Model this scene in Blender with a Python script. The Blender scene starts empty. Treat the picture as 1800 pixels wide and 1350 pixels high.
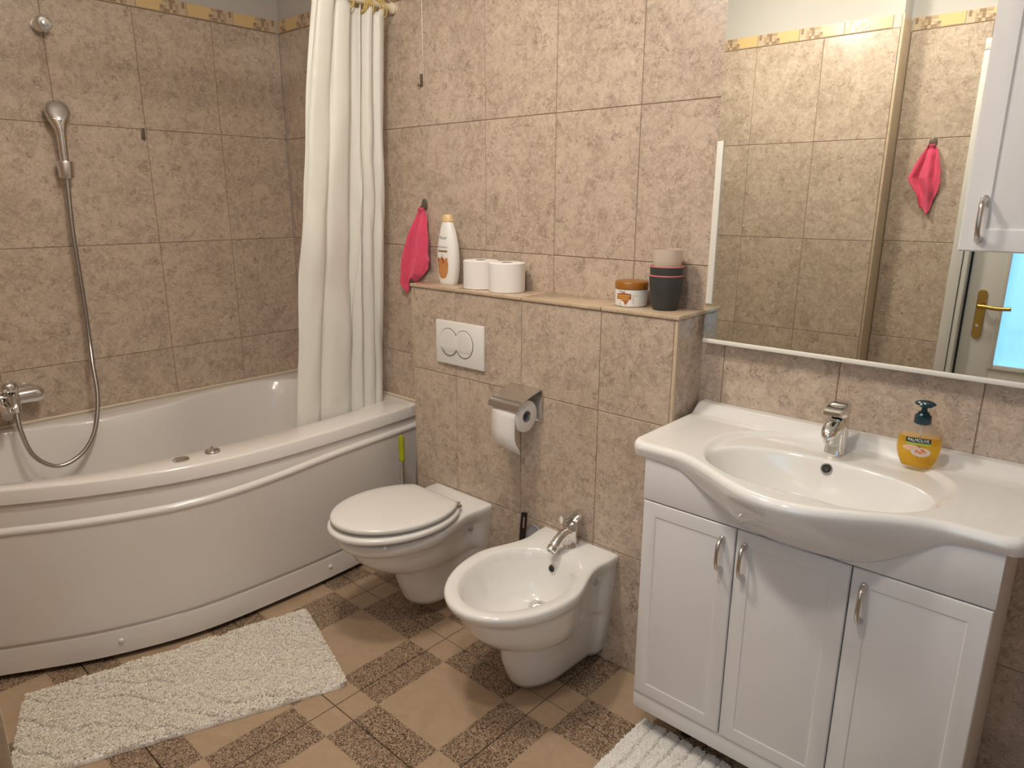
import bpy, bmesh, math, random
from mathutils import Vector, Matrix, noise
import numpy as np
random.seed(7)
PI = math.pi
C = bpy.context.scene.collection
scene = bpy.context.scene

# ---------------------------------------------------------------- camera, world, light, exposure
CAM = (3.0992, -1.8706, 1.4882)
YAW, PITCH, ROLL, FPX = map(float, (41.805, -14.8364, 0.1986, 1226.6446))
def cam_axes():
    y, p, r = map(math.radians, (YAW, PITCH, ROLL))
    f = Vector((-math.sin(y)*math.cos(p), math.cos(y)*math.cos(p), math.sin(p)))
    ri = Vector((math.cos(y), math.sin(y), 0)); up = ri.cross(f)
    return ri*math.cos(r)+up*math.sin(r), -ri*math.sin(r)+up*math.cos(r), f
R_, U_, F_ = cam_axes()
cd = bpy.data.cameras.new('camera'); cam = bpy.data.objects.new('camera', cd); C.objects.link(cam)
cam.matrix_world = Matrix(((R_.x, U_.x, -F_.x, CAM[0]), (R_.y, U_.y, -F_.y, CAM[1]), (R_.z, U_.z, -F_.z, CAM[2]), (0, 0, 0, 1)))
cd.sensor_width = 36; cd.lens = FPX*36/1800; cd.clip_start = 0.01
scene.camera = cam

w = bpy.data.worlds.new('world'); scene.world = w; w.use_nodes = True
w.node_tree.nodes['Background'].inputs[0].default_value = (0.75, 0.85, 1, 1)
w.node_tree.nodes['Background'].inputs[1].default_value = 0.3
scene.view_settings.view_transform = 'Standard'
try: scene.view_settings.look = 'None'
except Exception: pass
scene.view_settings.gamma = 1.0; scene.view_settings.use_curve_mapping = False
scene.view_settings.exposure = 0.38

LAMP = (1.72, -1.04, 2.6)
LAMP_W, LAMP_DOWN, LAMP_COL = 16.0, 4.8, (1.0, 0.92, 0.82)
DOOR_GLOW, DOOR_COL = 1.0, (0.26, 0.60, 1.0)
def lamp_light(name, loc, watts, size, col, typ='POINT'):
    l = bpy.data.lights.new(name, typ); l.energy = watts; l.color = col
    if typ == 'AREA': l.shape = 'DISK'; l.size = size*2
    else: l.shadow_soft_size = size
    o = bpy.data.objects.new(name, l); o.location = loc; C.objects.link(o); return o
lamp_light('ceiling_lamp_light', (LAMP[0], LAMP[1], LAMP[2]-.18), LAMP_W, .085, LAMP_COL)
lamp_light('ceiling_lamp_downlight', (LAMP[0], LAMP[1], LAMP[2]-.10), LAMP_DOWN, .09, LAMP_COL, 'AREA')
SPOT = (2.42, -1.36, 2.6)
lamp_light('added_fill_light', (SPOT[0], SPOT[1], SPOT[2]-.012), 8.5, .07, LAMP_COL, 'AREA')  # added fill light out of frame, brightens the vanity and lower walls

# ---------------------------------------------------------------- materials
def mat(name, col=(.8, .8, .8), rough=.4, metal=0., spec=.5, **k):
    m = bpy.data.materials.new(name); m.use_nodes = True
    b = m.node_tree.nodes['Principled BSDF']
    b.inputs['Base Color'].default_value = (*col, 1); b.inputs['Roughness'].default_value = rough
    b.inputs['Metallic'].default_value = metal; b.inputs['Specular IOR Level'].default_value = spec
    for key, v in k.items():
        b.inputs[key.replace('_', ' ')].default_value = v
    return m
class NT:
    def __init__(s, m): s.t = m.node_tree; s.b = s.t.nodes['Principled BSDF']
    def n(s, typ, **k):
        x = s.t.nodes.new(typ)
        for a, v in k.items(): setattr(x, a, v)
        return x
    def l(s, a, b): s.t.links.new(a, b)
    def math(s, op, a, b=None, c=None, clamp=False):
        x = s.n('ShaderNodeMath', operation=op, use_clamp=clamp)
        for i, v in enumerate((a, b, c)):
            if v is None: continue
            if isinstance(v, (int, float)): x.inputs[i].default_value = v
            else: s.l(v, x.inputs[i])
        return x.outputs[0]
    def mix(s, f, a, b):
        x = s.n('ShaderNodeMix', data_type='RGBA')
        if isinstance(f, (int, float)): x.inputs[0].default_value = f
        else: s.l(f, x.inputs[0])
        for i, v in ((6, a), (7, b)):
            if isinstance(v, tuple): x.inputs[i].default_value = (*v, 1)
            else: s.l(v, x.inputs[i])
        return x.outputs[2]
    def noise(s, vec, scale, detail=4, rough=.55, dist=0.):
        x = s.n('ShaderNodeTexNoise'); s.l(vec, x.inputs['Vector'])
        x.inputs['Scale'].default_value = scale; x.inputs['Detail'].default_value = detail
        x.inputs['Roughness'].default_value = rough; x.inputs['Distortion'].default_value = dist
        return x.outputs[0]
    def ramp(s, f, a, b):
        x = s.n('ShaderNodeMapRange'); s.l(f, x.inputs[0]); x.inputs[1].default_value = a; x.inputs[2].default_value = b
        return x.outputs[0]
    def objvec(s, rnd=True):
        tc = s.n('ShaderNodeTexCoord')
        if not rnd: return tc.outputs['Object']
        oi = s.n('ShaderNodeObjectInfo'); mm = s.n('ShaderNodeVectorMath', operation='SCALE'); mm.inputs[0].default_value = (37., 53., 71.)
        s.l(oi.outputs['Random'], mm.inputs['Scale'])
        ad = s.n('ShaderNodeVectorMath', operation='ADD'); s.l(tc.outputs['Object'], ad.inputs[0]); s.l(mm.outputs[0], ad.inputs[1])
        return ad.outputs[0]
    def bump(s, h, strength, dist=.002):
        x = s.n('ShaderNodeBump'); x.inputs['Strength'].default_value = strength; x.inputs['Distance'].default_value = dist
        s.l(h, x.inputs['Height']); s.l(x.outputs[0], s.b.inputs['Normal'])

def stone(name, light, dark, fleck, rough, amount=1.):
    m = mat(name, light, rough); t = NT(m); v = t.objvec()
    big = t.ramp(t.noise(v, 6, 6, .66, .7), .38, .62)
    col = t.mix(big, dark, light)
    mid = t.math('MULTIPLY', t.ramp(t.noise(v, 36, 7, .75, .9), .44, .60), .50*amount)
    col = t.mix(mid, col, tuple(min(1, c*1.25+.015) for c in light))
    grey = t.math('MULTIPLY', t.ramp(t.noise(v, 27, 8, .74, 1.2), .50, .62), .60*amount)
    col = t.mix(grey, col, tuple(c*.80+.012 for c in dark))
    pale = t.math('MULTIPLY', t.ramp(t.noise(v, 46, 8, .78, 1.8), .56, .64), .55*amount)
    col = t.mix(pale, col, tuple(min(1, c*1.42+.03) for c in light))
    def crack(sc, wid, mlo, mhi, msc, dist):
        vn = t.noise(v, sc, 8, .6, dist)
        ln = t.math('SUBTRACT', 1., t.math('MULTIPLY', t.math('ABSOLUTE', t.math('SUBTRACT', vn, .5)), wid), clamp=True)
        return t.math('MULTIPLY', ln, t.ramp(t.noise(v, msc, 4, .6), mlo, mhi))
    c1 = t.math('MULTIPLY', crack(23, 42., .53, .60, 19, 1.3), .74*amount)
    c2 = t.math('MULTIPLY', crack(48, 30., .53, .61, 24, 1.0), .70*amount)
    spot = t.math('MULTIPLY', t.ramp(t.noise(v, 150, 4, .6, .6), .62, .69), t.ramp(t.noise(v, 14, 3, .5), .48, .60))
    sp = t.math('MULTIPLY', spot, .62*amount)
    col = t.mix(c1, col, fleck); col = t.mix(c2, col, tuple(c*1.5 for c in fleck)); col = t.mix(sp, col, fleck)
    gr = t.n('ShaderNodeMapRange'); t.l(t.noise(v, 260, 4, .7), gr.inputs[0]); gr.inputs[1].default_value = .3; gr.inputs[2].default_value = .7; gr.inputs[3].default_value = .88; gr.inputs[4].default_value = 1.12
    hs = t.n('ShaderNodeHueSaturation'); t.l(col, hs.inputs['Color']); t.l(gr.outputs[0], hs.inputs['Value']); col = hs.outputs[0]
    t.l(col, t.b.inputs['Base Color'])
    t.bump(t.math('SUBTRACT', mid, t.math('ADD', c1, sp)), .06, .001)
    return m
M = {}
M['tile'] = stone('wall_tile_stone', (.535, .432, .342), (.425, .334, .260), (.15, .105, .075), .24)
M['shelf'] = stone('shelf_stone', (.56, .44, .31), (.49, .37, .25), (.33, .25, .16), .14, .5)
M['trim'] = stone('corner_trim_plastic', (.53, .415, .29), (.48, .37, .26), (.36, .26, .18), .3, .4)
M['grout'] = mat('grout', (.25, .175, .115), .8)
M['plaster'] = mat('white_plaster', (.50, .475, .445), .85)
M['ceiling'] = mat('ceiling_paint', (.86, .85, .83), .9)
# floor tile: plain centre and corners, speckled rectangles along the edges, printed on one tile
FS = .4542
def floor_mat():
    m = mat('floor_tile', (.3, .2, .1), .33); t = NT(m)
    v = t.objvec(); o = t.objvec(False)
    sp = t.n('ShaderNodeSeparateXYZ'); t.l(o, sp.inputs[0])
    jit = t.math('MULTIPLY', t.math('SUBTRACT', t.noise(v, 160, 2), .5), .012)
    def inside(c): return t.math('LESS_THAN', t.math('ADD', t.math('ABSOLUTE', c), jit), FS*.30)
    ix, iy = inside(sp.outputs[0]), inside(sp.outputs[1])
    same = t.math('COMPARE', ix, iy, .1)
    base = t.mix(t.ramp(t.noise(v, 14, 6, .6, 1.), .35, .65), (.42, .30, .195), (.46, .335, .225))
    base = t.mix(t.math('MULTIPLY', t.ramp(t.noise(v, 60, 3, .6, 2.), .58, .7), .28), base, (.54, .41, .29))
    g = t.n('ShaderNodeTexVoronoi'); t.l(v, g.inputs['Vector']); g.inputs['Scale'].default_value = 330
    cs = t.n('ShaderNodeSeparateColor'); t.l(g.outputs['Color'], cs.inputs[0])
    grain = t.mix(t.math('GREATER_THAN', cs.outputs[0], .48), (.44, .32, .22), (.105, .066, .041))
    grain = t.mix(t.math('GREATER_THAN', cs.outputs[1], .72), grain, (.29, .20, .13))
    t.l(t.mix(same, grain, base), t.b.inputs['Base Color'])
    t.bump(t.math('MULTIPLY', t.math('SUBTRACT', 1., same), cs.outputs[0]), .15, .001)
    return m
M['floor_tile'] = floor_mat()
M['floor_grout'] = mat('floor_grout', (.13, .075, .035), .8)
M['gold'] = mat('listello_gold', (.66, .48, .23), .3)
M['gold2'] = mat('listello_base', (.56, .43, .29), .4)
M['mosaic_d'] = mat('mosaic_brown', (.33, .22, .135), .25)
M['mosaic_l'] = mat('mosaic_tan', (.48, .35, .23), .25)
M['acrylic'] = mat('bath_acrylic', (.80, .77, .735), .16, Coat_Weight=.3, Coat_Roughness=.05)
M['ceramic'] = mat('white_ceramic', (.83, .82, .79), .09, Coat_Weight=.5, Coat_Roughness=.03)
M['seat'] = mat('seat_plastic', (.80, .785, .75), .2)
M['cab'] = mat('cabinet_white', (.76, .745, .735), .28)
M['white'] = mat('white_plastic', (.80, .79, .76), .3)
M['profile'] = mat('mirror_profile_white', (.78, .75, .68), .35)
M['paper'] = mat('tissue_paper', (.84, .81, .78), .95)
M['seam'] = mat('seam_grey', (.12, .12, .12), .5)
M['card'] = mat('cardboard_core', (.35, .33, .32), .9)
M['chrome'] = mat('chrome', (.78, .77, .75), .09, 1.)
M['steel'] = mat('brushed_steel', (.78, .77, .75), .24, 1.)
M['hose'] = mat('hose_metal', (.45, .43, .41), .28, 1.)
M['nickel'] = mat('satin_nickel', (.60, .57, .53), .22, 1.)
M['brass'] = mat('aged_brass', (.50, .32, .085), .25, 1.)
M['mirror'] = mat('mirror_silver', (.80, .825, .78), 0.0, 1.)
M['dark'] = mat('dark_void', (.02, .02, .02), .6)
M['sealant'] = mat('sealant', (.70, .60, .45), .5)
M['door'] = mat('door_paint', (.66, .645, .60), .4)
M['hook'] = mat('grey_hook', (.16, .13, .105), .4, .4)
M['green'] = mat('green_grip', (.36, .39, .012), .35)
M['black'] = mat('black_plastic', (.012, .011, .012), .35)
M['pale'] = mat('pale_blue_plastic', (.50, .54, .64), .3)
M['ring'] = mat('golden_cord', (.62, .47, .15), .4)
M['rod'] = mat('ivory_rod', (.80, .70, .54), .35)
M['teal'] = mat('teal_pump', (.004, .033, .05), .2)
M['label_green'] = mat('label_green', (.005, .03, .025), .4)
M['lime'] = mat('label_lime', (.36, .50, .07), .4)
M['text_white'] = mat('text_white', (.85, .85, .82), .5)
M['text_grey'] = mat('text_grey', (.22, .21, .22), .5)
M['brown_bar'] = mat('brown_bar', (.26, .15, .085), .5)
M['almond'] = mat('almond_print', (.40, .12, .028), .5)
M['caramel'] = mat('caramel_print', (.56, .25, .08), .5)
M['beige_print'] = mat('beige_print', (.70, .62, .56), .5)
M['gold_cap'] = mat('gold_cap', (.74, .53, .27), .3)
M['bottle_white'] = mat('bottle_white', (.85, .84, .81), .22)
M['lid_brown'] = mat('lid_brown', (.30, .115, .012), .3)
M['charcoal'] = mat('charcoal_plastic', (.042, .043, .042), .5)
M['pinkrim'] = mat('pink_plastic', (.78, .21, .21), .4)
M['petal'] = mat('petal_print', (.80, .50, .34), .5)
M['petal_red'] = mat('petal_red_print', (.72, .16, .05), .5)
M['gold_text'] = mat('gold_print', (.70, .42, .11), .5)
def cup_clear():
    m = mat('frosted_cup', (.80, .68, .57), .5, Transmission_Weight=.35, Alpha=.82); return m
M['frost'] = cup_clear()
def curtain_mat():
    m = mat('curtain_vinyl', (.89, .885, .825), .4)
    t = NT(m); tr = t.n('ShaderNodeBsdfTranslucent'); tr.inputs[0].default_value = (.92, .89, .83, 1)
    mx = t.n('ShaderNodeMixShader'); mx.inputs[0].default_value = .25
    out = [n for n in t.t.nodes if n.type == 'OUTPUT_MATERIAL'][0]
    t.l(t.b.outputs[0], mx.inputs[1]); t.l(tr.outputs[0], mx.inputs[2]); t.l(mx.outputs[0], out.inputs[0])
    v = t.objvec(False); t.bump(t.noise(v, 14, 3, .5, 1.2), .25, .01)
    return m
M['curtain'] = curtain_mat()
def cloth_mat(name, col):
    m = mat(name, col, .95, Sheen_Weight=.3); t = NT(m); v = t.objvec(False)
    c = t.mix(t.ramp(t.noise(v, 260, 3), .3, .7), tuple(x*.85 for x in col), tuple(min(1, x*1.12) for x in col))
    t.l(c, t.b.inputs['Base Color']); t.bump(t.noise(v, 400, 2), .5, .002); return m
M['pink'] = cloth_mat('pink_cloth', (.76, .085, .17))
M['mat_base'] = cloth_mat('bath_mat_white', (.90, .86, .80))
M['pile'] = mat('bath_mat_pile', (.92, .85, .74), .95)
M['pile2'] = mat('vanity_mat_pile', (.93, .91, .87), .95)
def glass_mat(name, col, rough=.03, ior=1.45):
    return mat(name, col, rough, Transmission_Weight=1., IOR=ior)
M['soap_clear'] = mat('soap_bottle_clear', (.86, .78, .68), .08, Transmission_Weight=.85, IOR=1.1, Alpha=.22)
M['soap_shoulder'] = mat('soap_bottle_shoulder', (.70, .60, .50), .12, Transmission_Weight=.55, IOR=1.1, Alpha=.62)
M['soap_amber'] = mat('soap_liquid', (.92, .58, .03), .1, Transmission_Weight=.75, IOR=1.15)
def emit(name, col, s):
    m = mat(name, col, .3); b = m.node_tree.nodes['Principled BSDF']
    b.inputs['Emission Color'].default_value = (*col, 1); b.inputs['Emission Strength'].default_value = s; return m
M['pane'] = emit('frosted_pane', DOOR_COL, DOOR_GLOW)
M['dome'] = emit('lamp_dome', (1., .86, .68), 6.)

# ---------------------------------------------------------------- mesh helpers (world coordinates in, local to parent out)
ORG = {}
def mk(name, verts, faces, m, parent=None, loc=None, smooth=None, rot=0., mats=None, fm=None):
    """mesh object; verts in world coordinates unless loc is given (then local about loc)"""
    me = bpy.data.meshes.new(name); po = ORG.get(parent, Vector((0, 0, 0)))
    if loc is None:
        me.from_pydata([Vector(v)-po for v in verts], [], faces)
    else: me.from_pydata(verts, [], faces)
    for x in (mats or [m]): me.materials.append(x)
    if fm: me.polygons.foreach_set('material_index', fm)
    me.update()
    bm = bmesh.new(); bm.from_mesh(me); bmesh.ops.recalc_face_normals(bm, faces=bm.faces); bm.to_mesh(me); bm.free()
    if smooth:
        me.polygons.foreach_set('use_smooth', [True]*len(me.polygons)); me.set_sharp_from_angle(angle=math.radians(smooth))
    o = bpy.data.objects.new(name, me); C.objects.link(o)
    o.parent = parent
    if loc is not None: o.location = Vector(loc)-po; o.rotation_euler.z = rot
    ORG[o] = po if loc is None else Vector(loc)
    return o
def link_copy(src, parent, loc, rot=0.):
    o = src.copy(); C.objects.link(o); o.parent = parent; o.location = Vector(loc)-ORG.get(parent, Vector()); o.rotation_euler.z = rot; ORG[o] = Vector(loc); return o
def tag(o, label, cat, group=None):
    o['label'] = label; o['category'] = cat
    if group: o['group'] = group
    return o
def thing(name, loc, label, cat, group=None):
    o = bpy.data.objects.new(name, None); o.location = loc; C.objects.link(o); ORG[o] = Vector(loc); o.empty_display_size = .05
    return tag(o, label, cat, group)
def struct(o): o['kind'] = 'structure'; return o
class G:
    """collects shapes"""
    def __init__(s): s.v = []; s.f = []; s.m = []
    def add(s, v, f, mi=0):
        n = len(s.v); s.v += [tuple(x) for x in v]; s.f += [tuple(i+n for i in q) for q in f]; s.m += [mi]*len(f); return s
    def box(s, a, b, mi=0, ch=0.):
        (x0, y0, z0), (x1, y1, z1) = a, b
        if ch <= 0:
            v = [(x, y, z) for z in (z0, z1) for y in (y0, y1) for x in (x0, x1)]
            return s.add(v, [(0, 2, 3, 1), (4, 5, 7, 6), (0, 1, 5, 4), (2, 6, 7, 3), (0, 4, 6, 2), (1, 3, 7, 5)], mi)
        bm = bmesh.new(); bmesh.ops.create_cube(bm, size=1)
        for q in bm.verts: q.co = Vector(((x0+x1)/2+q.co.x*(x1-x0), (y0+y1)/2+q.co.y*(y1-y0), (z0+z1)/2+q.co.z*(z1-z0)))
        bmesh.ops.bevel(bm, geom=list(bm.edges), offset=ch, segments=2, affect='EDGES', profile=.5)
        bm.verts.index_update(); s.add([q.co[:] for q in bm.verts], [[q.index for q in f.verts] for f in bm.faces], mi); bm.free(); return s
    def lathe(s, prof, c, axis='z', n=32, mi=0, sx=1., sy=1.):
        """prof: (r, h) along axis from c"""
        v = []; f = []
        for r, h in prof:
            for i in range(n):
                a = 2*PI*i/n; p, q = r*math.cos(a)*sx, r*math.sin(a)*sy
                v.append({'z': (p, q, h), 'y': (p, h, q), 'x': (h, p, q)}[axis])
        for k in range(len(prof)-1):
            for i in range(n): f.append((k*n+i, k*n+(i+1) % n, (k+1)*n+(i+1) % n, (k+1)*n+i))
        if prof[0][0] > 1e-6: f.append(tuple(range(n)))
        if prof[-1][0] > 1e-6: f.append(tuple((len(prof)-1)*n+i for i in range(n)))
        return s.add([(a+c[0], b+c[1], d+c[2]) for a, b, d in v], f, mi)
    def tube(s, pts, r, n=10, mi=0, sx=1., sy=1., up=(0, 0, 1)):
        pts = [Vector(p) for p in pts]; v = []; f = []; N = len(pts)
        rs = r if isinstance(r, (list, tuple)) else [r]*N
        ref = Vector(up); prev = None
        for k, p in enumerate(pts):
            t = (pts[min(k+1, N-1)]-pts[max(k-1, 0)]).normalized()
            if prev is None:
                a = ref - t*ref.dot(t)
                if a.length < .05: a = Vector((1, 0, 0)) - t*t.x
            else: a = prev - t*prev.dot(t)
            a.normalize(); prev = a; b = t.cross(a)
            for i in range(n):
                g = 2*PI*i/n; v.append(p+a*(rs[k]*math.cos(g)*sx)+b*(rs[k]*math.sin(g)*sy))
        for k in range(N-1):
            for i in range(n): f.append((k*n+i, k*n+(i+1) % n, (k+1)*n+(i+1) % n, (k+1)*n+i))
        f.append(tuple(range(n))); f.append(tuple((N-1)*n+i for i in range(n)))
        return s.add(v, f, mi)
    def loft(s, rings, cap0=True, cap1=True, closed=True, mi=0):
        n = len(rings[0]); v = [p for r in rings for p in r]; f = []
        for k in range(len(rings)-1):
            for i in range(n if closed else n-1): f.append((k*n+i, k*n+(i+1) % n, (k+1)*n+(i+1) % n, (k+1)*n+i))
        if cap0: f.append(tuple(range(n)))
        if cap1: f.append(tuple((len(rings)-1)*n+i for i in range(n)))
        return s.add(v, f, mi)
    def sphere(s, c, r, n=20, mi=0, sz=1.):
        k = n//2; return s.lathe([(r*math.sin(PI*i/k) if 0 < i < k else 0., -r*sz*math.cos(PI*i/k)) for i in range(k+1)], c, 'z', n, mi)
    def build(s, name, m, parent=None, smooth=40, mats=None):
        return mk(name, s.v, s.f, m, parent, smooth=smooth, mats=mats, fm=s.m if mats else None)
def spline(pts, n):
    """Catmull-Rom through pts -> n points"""
    P = [Vector(p) for p in pts]; P = [P[0]*2-P[1]]+P+[P[-1]*2-P[-2]]; out = []; segs = len(P)-3
    for i in range(n):
        t = i/(n-1)*segs; k = min(int(t), segs-1); u = t-k; a, b, c, d = P[k:k+4]
        out.append(.5*((2*b)+(c-a)*u+(2*a-5*b+4*c-d)*u*u+(3*b-a-3*c+d)*u**3))
    return out
def interp(x, xs, ys): return float(np.interp(x, xs, ys))
def smooth_curve(xs, ys):
    """monotone-ish smooth 1-D curve by dense catmull-rom"""
    p = spline([(a, b, 0) for a, b in zip(xs, ys)], 240); X = [q.x for q in p]; Y = [q.y for q in p]
    o = np.argsort(X); X = np.array(X)[o]; Y = np.array(Y)[o]
    return lambda t: float(np.interp(t, X, Y))
def sstep(a, b, x):
    t = min(1, max(0, (x-a)/(b-a))); return t*t*(3-2*t)

# ---------------------------------------------------------------- room shell
W_T, H_T, GAP = .3163, .45, .0021
Z_BB, Z_BT, CEIL = 2.208, 2.262, 2.6
YCOL, XCOL, YFR, XR = -1.75, 2.16, -1.87, 3.62
ROWS = [2.2055, 1.7555, 1.3055, .8555, .4055, 0.0]
_tm = {}
def tile_mesh(wd, ht, m, th=.009):
    k = (round(wd, 3), round(ht, 3), m.name)
    if k not in _tm:
        a, b = wd/2-GAP/2, ht/2-GAP/2; c = .0013
        v = [(sx*a, th, sz*b) for sz in (-1, 1) for sx in (-1, 1)]+[(sx*a, c, sz*b) for sz in (-1, 1) for sx in (-1, 1)]+[(sx*(a-c), 0, sz*(b-c)) for sz in (-1, 1) for sx in (-1, 1)]
        f = []
        for o in (0, 4):
            for p, q in ((0, 1), (1, 3), (3, 2), (2, 0)): f.append((o+p, o+q, o+4+q, o+4+p))
        f += [(8, 9, 11, 10), (0, 2, 3, 1)]
        me = bpy.data.meshes.new('tile'); me.from_pydata(v, [], f); me.materials.append(m)
        bm = bmesh.new(); bm.from_mesh(me); bmesh.ops.recalc_face_normals(bm, faces=bm.faces); bm.to_mesh(me); bm.free()
        _tm[k] = me
    return _tm[k]
def place(me, name, parent, loc, rot):
    o = bpy.data.objects.new(name, me); C.objects.link(o); o.parent = parent
    o.location = Vector(loc)-ORG.get(parent, Vector()); o.rotation_euler.z = rot; ORG[o] = Vector(loc); return o
def grid(parent, pos, rot, us, zs, m=None, skip=None):
    """tiles between successive us (horizontal) and zs (vertical); pos(u, z) gives the world point on the tile face"""
    m = m or M['tile']
    for i in range(len(us)-1):
        for j in range(len(zs)-1):
            u0, u1 = sorted(us[i:i+2]); z1, z0 = zs[j], zs[j+1]
            if u1-u0 < .012 or z1-z0 < .012: continue
            u, z = (u0+u1)/2, (z0+z1)/2
            if skip and skip(u, z): continue
            place(tile_mesh(u1-u0, z1-z0, m), 'tile', parent, pos(u, z), rot)
def listello_mesh(wd=.2, key={}):
    if round(wd, 3) in key: return key[round(wd, 3)]
    g = G(); h = Z_BT-Z_BB; a = wd/2-.0008; b = h/2-.001
    g.box((-a, .001, -b), (a, .008, b), 0)
    rnd = random.Random(3)
    def sq(x0, z0, x1, z1, mi):
        x0, x1 = max(x0, -a), min(x1, a)
        if x1-x0 > .003: g.box((x0, -.0005, z0), (x1, .002, z1), mi)
    gx0, gx1 = -.098, .002
    sq(gx0, -b+.003, gx1-.012, b-.003, 3); sq(gx1-.012, -.002, gx1, b-.003, 3)
    x = gx1+.002
    cw = .0125; ch = (2*b-.004)/4
    for c in range(8):
        for r in range(4):
            x0 = gx1-.009+c*cw; z0 = -b+.002+r*ch
            if c == 0 and r > 1: continue
            if c > 5 and r < 2: continue
            if (c+r) % 5 == 3: continue
            mi = rnd.choice((1, 2, 2, 0, 1, 2)); sq(x0+.0006, z0+.0006, x0+cw-.0006, z0+ch-.0006, mi)
    me = bpy.data.meshes.new('border_tile'); me.from_pydata(g.v, [], g.f)
    for q in ('gold2', 'mosaic_d', 'mosaic_l', 'gold'): me.materials.append(M[q])
    me.polygons.foreach_set('material_index', g.m); me.update(); key[round(wd, 3)] = me; return me
def border(parent, pos, rot, u0, u1):
    n = 0; u = u0; d = 1 if u1 > u0 else -1
    while abs(u1-u) > .02:
        wd = min(.2, abs(u1-u)); place(listello_mesh(wd), 'border_tile', parent, pos(u+d*wd/2, (Z_BB+Z_BT)/2), rot); u += d*wd
def slab(name, a, b, m):
    g = G().box(a, b); return struct(g.build(name, m, smooth=None))

floor = slab('floor', (-.1, -2.1, -.1), (XR+.1, .1, -.012), M['floor_grout'])
th = math.radians(-.36); FX, FY = 1.5052, -.4316
def floor_tiles():
    a = FS/2-.0014; c = .0015
    v = [(sx*a, sy*a, -.011) for sy in (-1, 1) for sx in (-1, 1)]+[(sx*a, sy*a, -c) for sy in (-1, 1) for sx in (-1, 1)]+[(sx*(a-c), sy*(a-c), 0) for sy in (-1, 1) for sx in (-1, 1)]
    f = []
    for o in (0, 4):
        for p, q in ((0, 1), (1, 3), (3, 2), (2, 0)): f.append((o+p, o+q, o+4+q, o+4+p))
    f += [(8, 9, 11, 10)]
    me = bpy.data.meshes.new('tile'); me.from_pydata(v, [], f); me.materials.append(M['floor_tile']); me.update()
    for i in range(-4, 6):
        for j in range(-4, 2):
            x = FX+FS*((i-.5)*math.cos(th)-(j+.5)*math.sin(th)); y = FY+FS*((i-.5)*math.sin(th)+(j+.5)*math.cos(th))
            if -.2 < x < XR+.2 and -2.05 < y < .2:
                o = place(me, 'tile', floor, (x, y, 0), th)
floor_tiles()
slab('ceiling', (-.12, -2.1, CEIL), (XR+.12, .12, CEIL+.08), M['ceiling'])
wb = slab('wall_back', (-.012, .0055, -.05), (XR+.1, .11, CEIL), M['plaster'])
wl = slab('wall_left', (-.11, -2.0, -.05), (-.0055, .0055, CEIL), M['plaster'])
wf = slab('wall_column', (-.012, -2.0, -.05), (XCOL-.0055, YCOL-.0055, CEIL), M['plaster'])
wr = slab('wall_right', (XR+.0055, -2.0, -.05), (XR+.1, .0055, CEIL), M['plaster'])
g = G(); g.box((XCOL-.0055, -2.0, -.05), (2.49, YFR-.0055, CEIL)); g.box((2.49, -2.0, 2.10), (3.40, YFR-.0055, CEIL)); g.box((3.40, -2.0, -.05), (XR+.0055, YFR-.0055, CEIL))
wf2 = struct(g.build('wall_front', M['plaster'], smooth=None))
# grout beds (recessed behind the tile faces)
def bed(parent, a, b): return G().box(a, b).build('grout', M['grout'], parent, smooth=None)
bed(wb, (0, .0022, 0), (XR, .0058, Z_BB-.0005)); bed(wl, (-.0058, YCOL, 0), (-.0022, 0, Z_BB-.0005))
bed(wf, (0, YCOL-.0058, 0), (XCOL-.004, YCOL-.0022, Z_BB-.0005)); bed(wf2, (XCOL+.001, YFR-.0058, 0), (2.48, YFR-.0022, Z_BB-.0005))
bed(wr, (XR+.0022, YFR, 0), (XR+.0058, 0, Z_BB-.0005))
bed(wf2, (3.41, YFR-.0058, 0), (XR, YFR-.0022, Z_BB-.0005))
XS = [0, .031]+[.031+W_T*k for k in range(1, 11)]+[XR]
XS = [x for x in XS if x <= XR-.02]+[XR]
grid(wb, lambda u, z: (u, 0, z), 0, XS, ROWS)
YS = [0]+[-.3152-W_T*k for k in range(0, 5)]+[YCOL]
grid(wl, lambda u, z: (0, u, z), PI/2, YS, ROWS)
XC = [XCOL-.012-W_T*k for k in range(7)]+[0]
grid(wf, lambda u, z: (u, YCOL, z), PI, XC, ROWS)
grid(wf2, lambda u, z: (u, YFR, z), PI, [XCOL+.003, 2.47], ROWS)
grid(wf2, lambda u, z: (u, YFR, z), PI, [3.42, XR], ROWS)
grid(wr, lambda u, z: (XR, u, z), -PI/2, [YFR, -1.58, -1.265, -.949, -.633, -.316, 0], ROWS)
border(wb, lambda u, z: (u, 0, z), 0, .06, XR); border(wb, lambda u, z: (u, 0, z), 0, 0, .06)
border(wl, lambda u, z: (0, u, z), PI/2, -.012, YCOL)
border(wf, lambda u, z: (u, YCOL, z), PI, XCOL-.045, 0); border(wf2, lambda u, z: (u, YFR, z), PI, XCOL+.005, XR)
grid(wf2, lambda u, z: (u, YFR, z), PI, [2.47, 2.786, 3.103, 3.42], [2.2055, 2.143])
# beige column corner: plastic trim and tiled return
G().box((XCOL-.0105, YCOL-.012, 0), (XCOL, YCOL+.0015, Z_BT), 0, .003).build('edge_trim', M['trim'], wf)
G().box((XCOL-.008, YFR, 0), (XCOL+.0005, YCOL-.012, Z_BT-.01)).build('return_strip', M['trim'], wf, smooth=None)

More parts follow.
